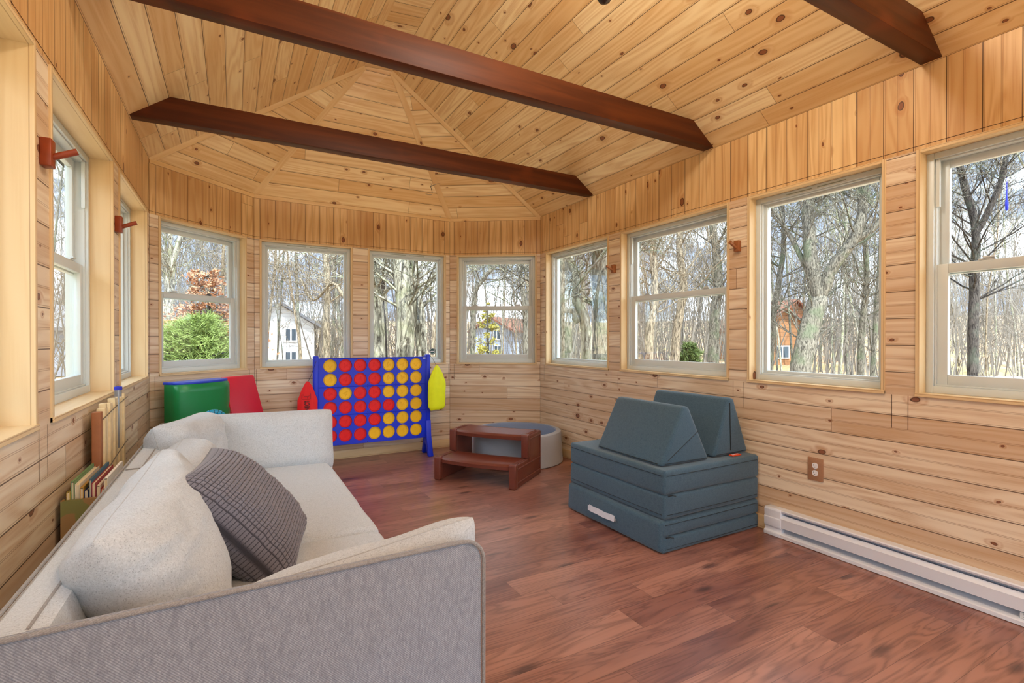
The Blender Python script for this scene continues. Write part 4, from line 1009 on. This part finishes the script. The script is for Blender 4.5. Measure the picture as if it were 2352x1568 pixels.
hero('oak_tree', 'big forked oak right outside the large window behind the play cushions', 'bark_grey', [
    ([base(1828, 11), up(1850, 790, 11), up(1880, 680, 11)], .30, .24),
    ([up(1880, 690, 11), up(1862, 600, 11), up(1856, 500, 11.2), up(1862, 380, 11.4), up(1870, 200, 11.6), up(1860, 0, 12)], .19, .09),
    ([up(1880, 690, 11), up(1915, 610, 10.8), up(1965, 540, 10.6), up(1985, 440, 10.6), up(1962, 330, 10.6), up(1970, 120, 11)], .17, .07),
    ([up(1950, 560, 10.7), up(2010, 520, 10.5), up(2080, 430, 10.3), up(2180, 300, 10.2)], .10, .05),
    ([up(1865, 640, 11), up(1825, 560, 11.3), up(1775, 480, 11.6), up(1720, 420, 12)], .08, .03)], 3, kids=6)
hero('oak_tree', 'thick furrowed twin trunk filling the right-hand bay window', 'bark_pale', [
    ([base(935, 6.6), up(930, 760, 6.6), up(925, 640, 6.6), up(915, 480, 6.7), up(905, 300, 6.8)], .155, .11),
    ([base(975, 6.8), up(968, 760, 6.8), up(952, 660, 6.8), up(945, 560, 6.9), up(950, 400, 7)], .10, .07)], 5, kids=5, dep=3, blen=1.3)
hero('bare_tree', 'grey trunk with a dark hollow stub at the left edge of the right-hand bay window', 'bark_pale', [
    ([base(870, 7.4), up(868, 760, 7.4), up(862, 640, 7.4), up(850, 480, 7.5), up(845, 250, 7.7)], .13, .08)], 8, kids=4)
hero('bare_tree', 'dark broken trunk stub between the pale trunks in the right-hand bay window', 'bark_dark', [
    ([base(884, 7.9), up(880, 760, 7.9), up(876, 700, 7.9), up(880, 640, 7.9)], .07, .05)], 8, kids=0)
hero('bare_tree', 'massive rough grey trunk behind the first right-wall window', 'bark_grey', [
    ([base(1392, 7.6), up(1388, 760, 7.6), up(1385, 640, 7.6), up(1380, 500, 7.6), up(1385, 300, 7.8)], .22, .15)], 12, kids=4)
hero('bare_tree', 'leaning pale forked tree in the middle of the first right-wall window', 'bark_pale', [
    ([base(1350, 8.4), up(1345, 760, 8.4), up(1325, 690, 8.4), up(1318, 620, 8.4), up(1300, 560, 8.5), up(1290, 380, 8.8)], .13, .06),
    ([up(1325, 740, 8.4), up(1300, 680, 8.3), up(1290, 600, 8.3), up(1285, 450, 8.4)], .07, .04)], 13, kids=4)
hero('bare_tree', 'straight trunk at the left edge of the first right-wall window', 'bark_grey', [
    ([base(1300, 7.4), up(1296, 760, 7.4), up(1288, 640, 7.4), up(1285, 500, 7.6), up(1290, 300, 7.8)], .14, .10)], 15, kids=4)
hero('bare_tree', 'leaning slender twin tree left in the double-hung right-wall window', 'bark_tan', [
    ([base(1485, 11), up(1492, 760, 11), up(1505, 690, 11), up(1500, 560, 11.2), up(1520, 450, 11.5), up(1530, 250, 12)], .13, .06),
    ([base(1545, 12), up(1555, 760, 12), up(1570, 660, 12), up(1560, 540, 12.2), up(1590, 400, 12.6), up(1600, 250, 13)], .14, .06)], 17, kids=6)
hero('bare_tree', 'dark upright trunk right in the double-hung right-wall window', 'bark_grey', [
    ([base(1636, 13), up(1640, 760, 13), up(1650, 640, 13), up(1640, 540, 13), up(1630, 440, 13.3), up(1650, 250, 13.8)], .18, .08)], 19, kids=6)
hero('bare_tree', 'slim dark straight trunk in the nearest right-wall window', 'bark_dark', [
    ([base(2232, 10.5), up(2235, 760, 10.5), up(2238, 640, 10.5), up(2240, 520, 10.5), up(2205, 380, 10.7), up(2190, 200, 11)], .12, .07),
    ([up(2240, 540, 10.5), up(2290, 440, 10.4), up(2320, 330, 10.3), up(2370, 180, 10.2)], .08, .04)], 23, kids=7)
hero('bare_tree', 'pair of thin trunks right of the forked oak in the large right-wall window', 'bark_grey', [
    ([base(1975, 12.5), up(1980, 760, 12.5), up(1990, 660, 12.5), up(1985, 520, 12.6), up(1960, 380, 13)], .11, .05),
    ([base(2000, 13.5), up(2010, 760, 13.5), up(2020, 600, 13.5), up(2030, 420, 13.8)], .09, .04)], 25, kids=6)
hero('bare_tree', 'leaning trunk left of the forked oak in the large right-wall window', 'bark_grey', [
    ([base(1766, 12), up(1772, 760, 12), up(1790, 640, 12), up(1800, 540, 12.2), up(1790, 380, 12.6)], .11, .05)], 27, kids=6)
hero('bare_tree', 'tree with one long drooping limb in the left-hand bay window', 'bark_tan', [
    ([base(752, 11), up(750, 760, 11), up(752, 640, 11), up(742, 480, 11.3), up(745, 250, 11.8)], .10, .06),
    ([up(870, 690, 9.5), up(800, 690, 9.5), up(765, 650, 9.6), up(720, 690, 9.7), up(690, 640, 9.8)], .05, .02)], 29, kids=6)
hero('bare_tree', 'pale double trunk upper left in the hung bay window above the green mat', 'bark_pale', [
    ([base(395, 13), up(392, 700, 13), up(398, 600, 13), up(425, 500, 13.2), up(430, 300, 13.6)], .12, .06),
    ([base(378, 13.5), up(380, 700, 13.5), up(392, 560, 13.5), up(385, 440, 13.8)], .08, .05)], 31, kids=6)
hero('bare_tree', 'slanting tree behind the upper sash of the right bay window', 'bark_grey', [
    ([base(1085, 12), up(1088, 700, 12), up(1110, 640, 12), up(1150, 590, 12.2), up(1190, 480, 12.5)], .09, .05),
    ([base(1205, 11), up(1208, 760, 11), up(1200, 660, 11), up(1190, 590, 11.2), up(1180, 450, 11.5)], .10, .05)], 33, kids=6)
hero('bare_tree', 'tree standing close outside the middle left-wall window', 'bark_pale', [
    ([(-4.2, 8.5, GZ), (-4.1, 8.6, 1.5), (-4.3, 8.8, 4), (-4.0, 9, 7)], .12, .06)], 35, kids=7)

# woods: individual trees in a belt, seen through each window
cams = [(100, 215, 'the left-wall windows'), (345, 580, 'the bay window over the mats'), (590, 830, 'the left-hand bay window'), (835, 1035, 'the right-hand bay window'), (1045, 1240, 'the bay window over the stool'),
        (1250, 1405, 'the narrow right-wall window'), (1425, 1680, 'the sash window by the cushions'), (1715, 2040, 'the large right-wall window'), (2105, 2360, 'the nearest right-wall window')]
rnd = random.Random(11)
for a, b, nm in cams:
    N_ = max(10, int((b - a) / 13)) if a > 300 else 14
    for i in range(N_):
        u = a - 15 + (b - a + 30) * (i + rnd.random()) / N_; d = rnd.choice((17, 20, 23, 27, 31, 36, 42, 48)) * rnd.uniform(.9, 1.1)
        p = at(u, 777, d)
        o = bpy.data.objects.new('bare_tree', rnd.choice(fm)); COL.objects.link(o)
        s_ = rnd.uniform(.8, 1.25); o.location = (p.x, p.y, GZ - .1); o.rotation_euler = (rnd.uniform(-.06, .06), rnd.uniform(-.06, .06), rnd.uniform(0, 6.28)); o.scale = (s_, s_, s_)
        kind_ = fm.index(o.data); ds = 'close by,' if d < 20 else 'midway back,' if d < 30 else 'far off,'; side = ('left part', 'middle', 'right part')[min(2, int(3 * i / N_))]
        tag(o, '%s bare tree %s %s of %s' % (('tan', 'tall grey', 'pale', 'grey', 'small tan', 'small grey', 'tall pale')[kind_], ds, side, nm), 'tree', 'bare woodland trees beyond %s' % nm)
# far thicket nobody could count
mb = MB(); rnd = random.Random(5)
for i in range(4200):
    u = rnd.uniform(-100, 2500); d = rnd.uniform(19, 60)
    if (560 < u < 720 or 1075 < u < 1190 or 1770 < u < 1860) and d < 39: d = rnd.uniform(39, 60)
    p = at(u, 777, d); h = rnd.uniform(3, 13) * (.45 + d / 70); base_z = GZ + max(0, d - 40) * .05
    dr = Vector((rnd.uniform(-.25, .25), rnd.uniform(-.25, .25), 1)); q = Vector((p.x, p.y, base_z)); r = rnd.uniform(.010, .045)
    mid = q + dr * h * .5 + Vector((rnd.uniform(-.4, .4), rnd.uniform(-.4, .4), 0)); top = q + dr * h + Vector((rnd.uniform(-.9, .9), rnd.uniform(-.9, .9), 0))
    mb.tube([q, mid, top], [r, r * .6, .006], 3, cap=False)
    for k in range(11):
        t = rnd.uniform(.2, 1.); b = (q.lerp(mid, t * 2) if t < .5 else mid.lerp(top, t * 2 - 1)); e = b + Vector((rnd.uniform(-1, 1), rnd.uniform(-1, 1), rnd.uniform(.2, 1.3))) * rnd.uniform(.5, 1.6)
        mb.tube([b, b.lerp(e, .5) + Vector((rnd.uniform(-.2, .2), rnd.uniform(-.2, .2), 0)), e], [r * .3, r * .22, .004], 3, cap=False)
for i in range(1300):
    q = Vector((rnd.uniform(-34, -9), rnd.uniform(-22, 26), GZ)); dr = Vector((rnd.uniform(-.2, .2), rnd.uniform(-.2, .2), 1)); h = rnd.uniform(4, 13); r = rnd.uniform(.015, .09)
    top = q + dr * h; mb.tube([q, q + dr * h * .5, top], [r, r * .7, .01], 3, cap=False)
    for k in range(9):
        b = q.lerp(top, rnd.uniform(.2, 1.)); e = b + Vector((rnd.uniform(-1, 1), rnd.uniform(-1, 1), rnd.uniform(.2, 1.3))) * rnd.uniform(.5, 1.6); mb.tube([b, e], [r * .4, .006], 3, cap=False)
M['thicket'] = plain('thicket_twigs', srgb(118, 110, 102), .9, 3, .15)
tag(mb.obj('woodland_thicket', M['thicket']), 'hazy brown tangle of distant saplings and twigs behind the trees', 'woods', kind='stuff')

# ground with leaf litter
g = G('leaf_litter'); n1 = g.noise(g.coord(), 3., 6., .5, .7); n2 = g.noise(g.coord(), .15, 3.)
col = g.mix(g.step(n1, .35, .65), srgb(140, 108, 80), srgb(206, 180, 150)); col = g.mix(g.m('MULTIPLY', g.step(n2, .5, .6), .5), col, srgb(150, 148, 100)); g.bump(n1, .5, .05)
M['litter'] = g.fin(col, .95, .1)
mb = MB(); K = 48; R_ = [0, 4, 8, 12, 18, 24, 30, 36, 42, 50, 60, 75, 95]; vs = []
for r in R_:
    for j in range(K):
        a_ = 2 * PI * j / K; x, y = r * math.cos(a_), r * math.sin(a_)
        vs.append((x, y, GZ + max(0, r - 34) * .055 + (noise.noise(Vector((x * .1, y * .1, 0))) * .25 if r > 6 else 0) + (max(0, r - 60) * .05)))
mb.add(vs, [(i * K + j, i * K + (j + 1) % K, (i + 1) * K + (j + 1) % K, (i + 1) * K + j) for i in range(len(R_) - 1) for j in range(K)])
tag(mb.obj('ground', M['litter'], smooth=True), kind='structure')
M['road'] = plain('pale_road', srgb(206, 198, 190), .9, 2, .05)
mb = MB(); pts = [at(u, 777, d) for u, d in ((1250, 34), (1500, 27), (1800, 22), (2100, 20), (2500, 20))]
for i in range(len(pts) - 1):
    a_, b_ = pts[i], pts[i + 1]; n_ = Vector((b_.y - a_.y, a_.x - b_.x, 0)).normalized() * 2.2
    mb.quad([(a_.x - n_.x, a_.y - n_.y, GZ + .28), (b_.x - n_.x, b_.y - n_.y, GZ + .28), (b_.x + n_.x, b_.y + n_.y, GZ + .28), (a_.x + n_.x, a_.y + n_.y, GZ + .28)])
tag(mb.obj('road', M['road']), kind='structure')

# evergreens and shrubs: trunk plus needle tufts
def evergreen(name, lab, loc, h, w, mat, n, seed, leaf=.10, thin=.012, cat='tree', low=0.05, wood='bark_dark'):
    r = empty(name, loc, 0, lab, cat); rn = random.Random(seed)
    mb = MB(); mb.tube([(0, 0, 0), (.02, 0, h * .5), (0, 0, h * .97)], [w * .045, w * .03, .01], 8)
    lf = MB(); br = MB()
    for i in range(n // 28):
        z = h * (low + (1 - low) * rn.random() ** 1.2); a_ = rn.uniform(0, 2 * PI); L = w * .5 * (1.05 - z / h) ** .75 * rn.uniform(.65, 1.05) + .05
        p0 = Vector((0, 0, z)); p1 = p0 + Vector((math.cos(a_) * L, math.sin(a_) * L, L * rn.uniform(-.05, .35))); br.tube([p0, p0.lerp(p1, .5) + Vector((0, 0, -.03)), p1], [.014, .009, .004], 3, cap=False)
        for k in range(28):
            q = p0.lerp(p1, rn.uniform(.25, 1.)) + Vector((rn.uniform(-1, 1), rn.uniform(-1, 1), rn.uniform(-.7, .9))) * L * .24
            d_ = Vector((rn.uniform(-1, 1) + math.cos(a_) * .6, rn.uniform(-1, 1) + math.sin(a_) * .6, rn.uniform(-.2, 1))).normalized() * leaf * rn.uniform(.6, 1.3)
            for kk in range(3):
                s_ = Vector((rn.uniform(-1, 1), rn.uniform(-1, 1), rn.uniform(-1, 1))).normalized(); e_ = q + d_ + s_ * leaf * .45; sd = s_.cross(d_).normalized() * thin
                lf.add([q - sd, q + sd, e_ + sd * .4, e_ - sd * .4], [(0, 1, 2, 3)])
    mb.obj('trunk', M[wood], r, smooth=True); br.obj('branches', M[wood], r); f = lf.obj('foliage', M[mat], r); return r
p = at(455, 777, 8.6); evergreen('pine_tree', 'bushy light green young pine filling the lower bay window above the mats', (p.x, p.y, GZ), 2.25, 3.0, 'needles', 24000, 4, .11, .0045)
p = at(480, 777, 11.5); evergreen('oak_sapling', 'sapling with rusty dead leaves behind the young pine', (p.x, p.y, GZ), 3.5, 3.4, 'leaf_rust', 1800, 6, .06, .025, low=.35)
p = at(1585, 777, 17); evergreen('cedar_tree', 'small dark green cedar among the trunks in the hung right-wall window', (p.x, p.y, GZ), 1.7, 1.5, 'needles_dark', 3000, 8, .14, .012)
p = at(1120, 777, 17); evergreen('spring_shrub', 'yellow-green leafing shrub in the hung bay window beside the ball pit', (p.x, p.y, GZ), 3.1, 1.4, 'leaf_yellow', 1700, 9, .045, .02, cat='shrub')
for k, (u, d, v) in enumerate(((1900, 13, 640), (2150, 14, 700), (1640, 16, 600), (700, 16, 520))):
    pass

# houses
def siding_mat(name, c, pitch=.2, dark=.75):
    g = G(name); z = g.sep(g.coord())[2]; f = g.m('FRACT', g.m('DIVIDE', z, pitch)); e = g.m('LESS_THAN', f, .12)
    return g.fin(g.mix(e, c, tuple(x * dark for x in c[:3]) + (1,)), .7)
M['sid_white'] = siding_mat('white_siding', srgb(228, 230, 234)); M['sid_blue'] = siding_mat('blue_siding', srgb(176, 188, 212)); M['log'] = siding_mat('log_siding', srgb(170, 122, 84), .28, .6)
M['roof_grey'] = plain('grey_shingle', srgb(128, 128, 134), .9); M['roof_brown'] = plain('brown_shingle', srgb(140, 92, 72), .9); M['house_glass'] = plain('house_window_glass', srgb(90, 104, 120), .1)
def house(name, lab, u, d, yaw, w, dp, hw, hr, wall_m, roof_m, wins, arch=False, gable_front=True, z0=GZ + .1):
    p = at(u, 777, d); r = empty(name, (p.x, p.y, z0), -CAMYAW + yaw, lab, 'house')
    mb = MB()
    mb.prism([(-w / 2, 0), (w / 2, 0), (w / 2, hw), (0, hr), (-w / 2, hw)], 0, dp); mb.obj('walls', wall_m, r)
    ro = MB(); ov = .35; sl = (hr - hw) / (w / 2)
    for s_ in (-1, 1):
        a0 = (s_ * (w / 2 + ov), hw - sl * ov + .02); b0 = (0, hr + .02); ro.prism([a0, b0, (b0[0], b0[1] + .16), (a0[0], a0[1] + .16)], -ov, dp + ov)
    ro.obj('roof', roof_m, r)
    for (x, z, ww, hh) in wins:
        f = MB(); f.box((x - ww / 2 - .08, -.06, z - .08), (x + ww / 2 + .08, -.01, z + hh + .08))
        if arch: f.prism([(x + (ww / 2 + .1) * math.cos(a), z + hh + (ww / 2 + .1) * math.sin(a)) for a in [PI * i / 12 for i in range(13)]], -.06, -.01)
        fo = f.obj('window_frame', M['white'], r)
        g_ = MB(); g_.box((x - ww / 2, -.075, z), (x - .04, -.062, z + hh)); g_.box((x + .04, -.075, z), (x + ww / 2, -.062, z + hh)); g_.obj('pane', M['house_glass'], fo)
    return r
hw_ = house('white_house', 'two-storey white clapboard house with grey gabled roof beyond the left-hand bay window', 640, 27, .5, 3.6, 6, 2.6, 3.7, M['sid_white'], M['roof_grey'], [(-.9, 1.75, .5, .6), (.6, 1.75, .5, .6), (-.9, .4, .5, .7), (.6, .4, .5, .7)])
house('white_house', 'taller grey-roofed wing of the white house at the left edge of the bay window', 588, 31, .5, 4.2, 6, 3.0, 4.6, M['sid_white'], M['roof_grey'], [(.6, 2.0, .5, .6)])
house('blue_house', 'pale blue house with brown roof seen low through the hung bay window', 1130, 42, -.5, 3.8, 7, 2.5, 3.5, M['sid_blue'], M['roof_brown'], [(.5, 1.8, .6, .7), (.6, .4, .6, .8)])
house('log_house', 'orange-brown log house with white arched window low in the large right-wall window', 1800, 33, .1, 3.8, 6, 2.6, 3.7, M['log'], M['roof_brown'], [(-.1, .6, .8, .7)], False)
house('log_house', 'gabled end of the log house with a round-headed window above', 1825, 36, .1, 3.0, 6, 3.1, 4.5, M['log'], M['roof_brown'], [(-.5, 2.0, .7, .6)], True)

# neighbouring deck and outbuilding left of the room
M['deckwood'] = plain('grey_deck_wood', srgb(150, 152, 140), .8, 12, .1)
dk = empty('deck_railing', (-2.2, 7.2, GZ), .1, 'grey wooden deck railing outside the left-wall windows', 'railing')
mb = MB(); mb.box((-2.2, -.05, 1.28), (1.2, .05, 1.36)); mb.box((-2.2, -.03, .55), (1.2, .03, .63)); mb.obj('rail', M['deckwood'], dk)
for i in range(18):
    mb = MB(); mb.box((-2.15 + i * .19, -.02, .55), (-2.11 + i * .19, .02, 1.3)); mb.obj('baluster', M['deckwood'], dk)
for x in (-2.2, -.5, 1.15):
    mb = MB(); mb.box((x - .05, -.06, 0), (x + .05, .06, 1.45)); mb.obj('post', M['deckwood'], dk)
house('grey_shed', 'pale grey outbuilding seen obliquely through the left-wall windows', 20, 24, -.4, 3.5, 4, 2.4, 3.4, M['sid_blue'], M['roof_grey'], [(.3, 1.0, .8, .9)])
# small ornament hanging under the eave
orn = empty('hanging_ornament', tuple(at(2313, 400, 3.35)), 0, 'small dark blue drop ornament hanging from the eave outside the nearest right-wall window', 'ornament')
mb = MB(); mb.tube([(0, 0, -.02), (0, 0, -.06), (0, 0, -.14), (0, 0, -.19), (0, 0, -.235), (0, 0, -.245)], [.001, .0015, .003, .009, .008, .001], 10); mb.obj('drop', M['blue_cloth'], orn, smooth=True)
mb = MB(); mb.tube([(0, 0, -.03), (0, 0, .16)], .0012, 4); mb.obj('cord', M['black'], orn)
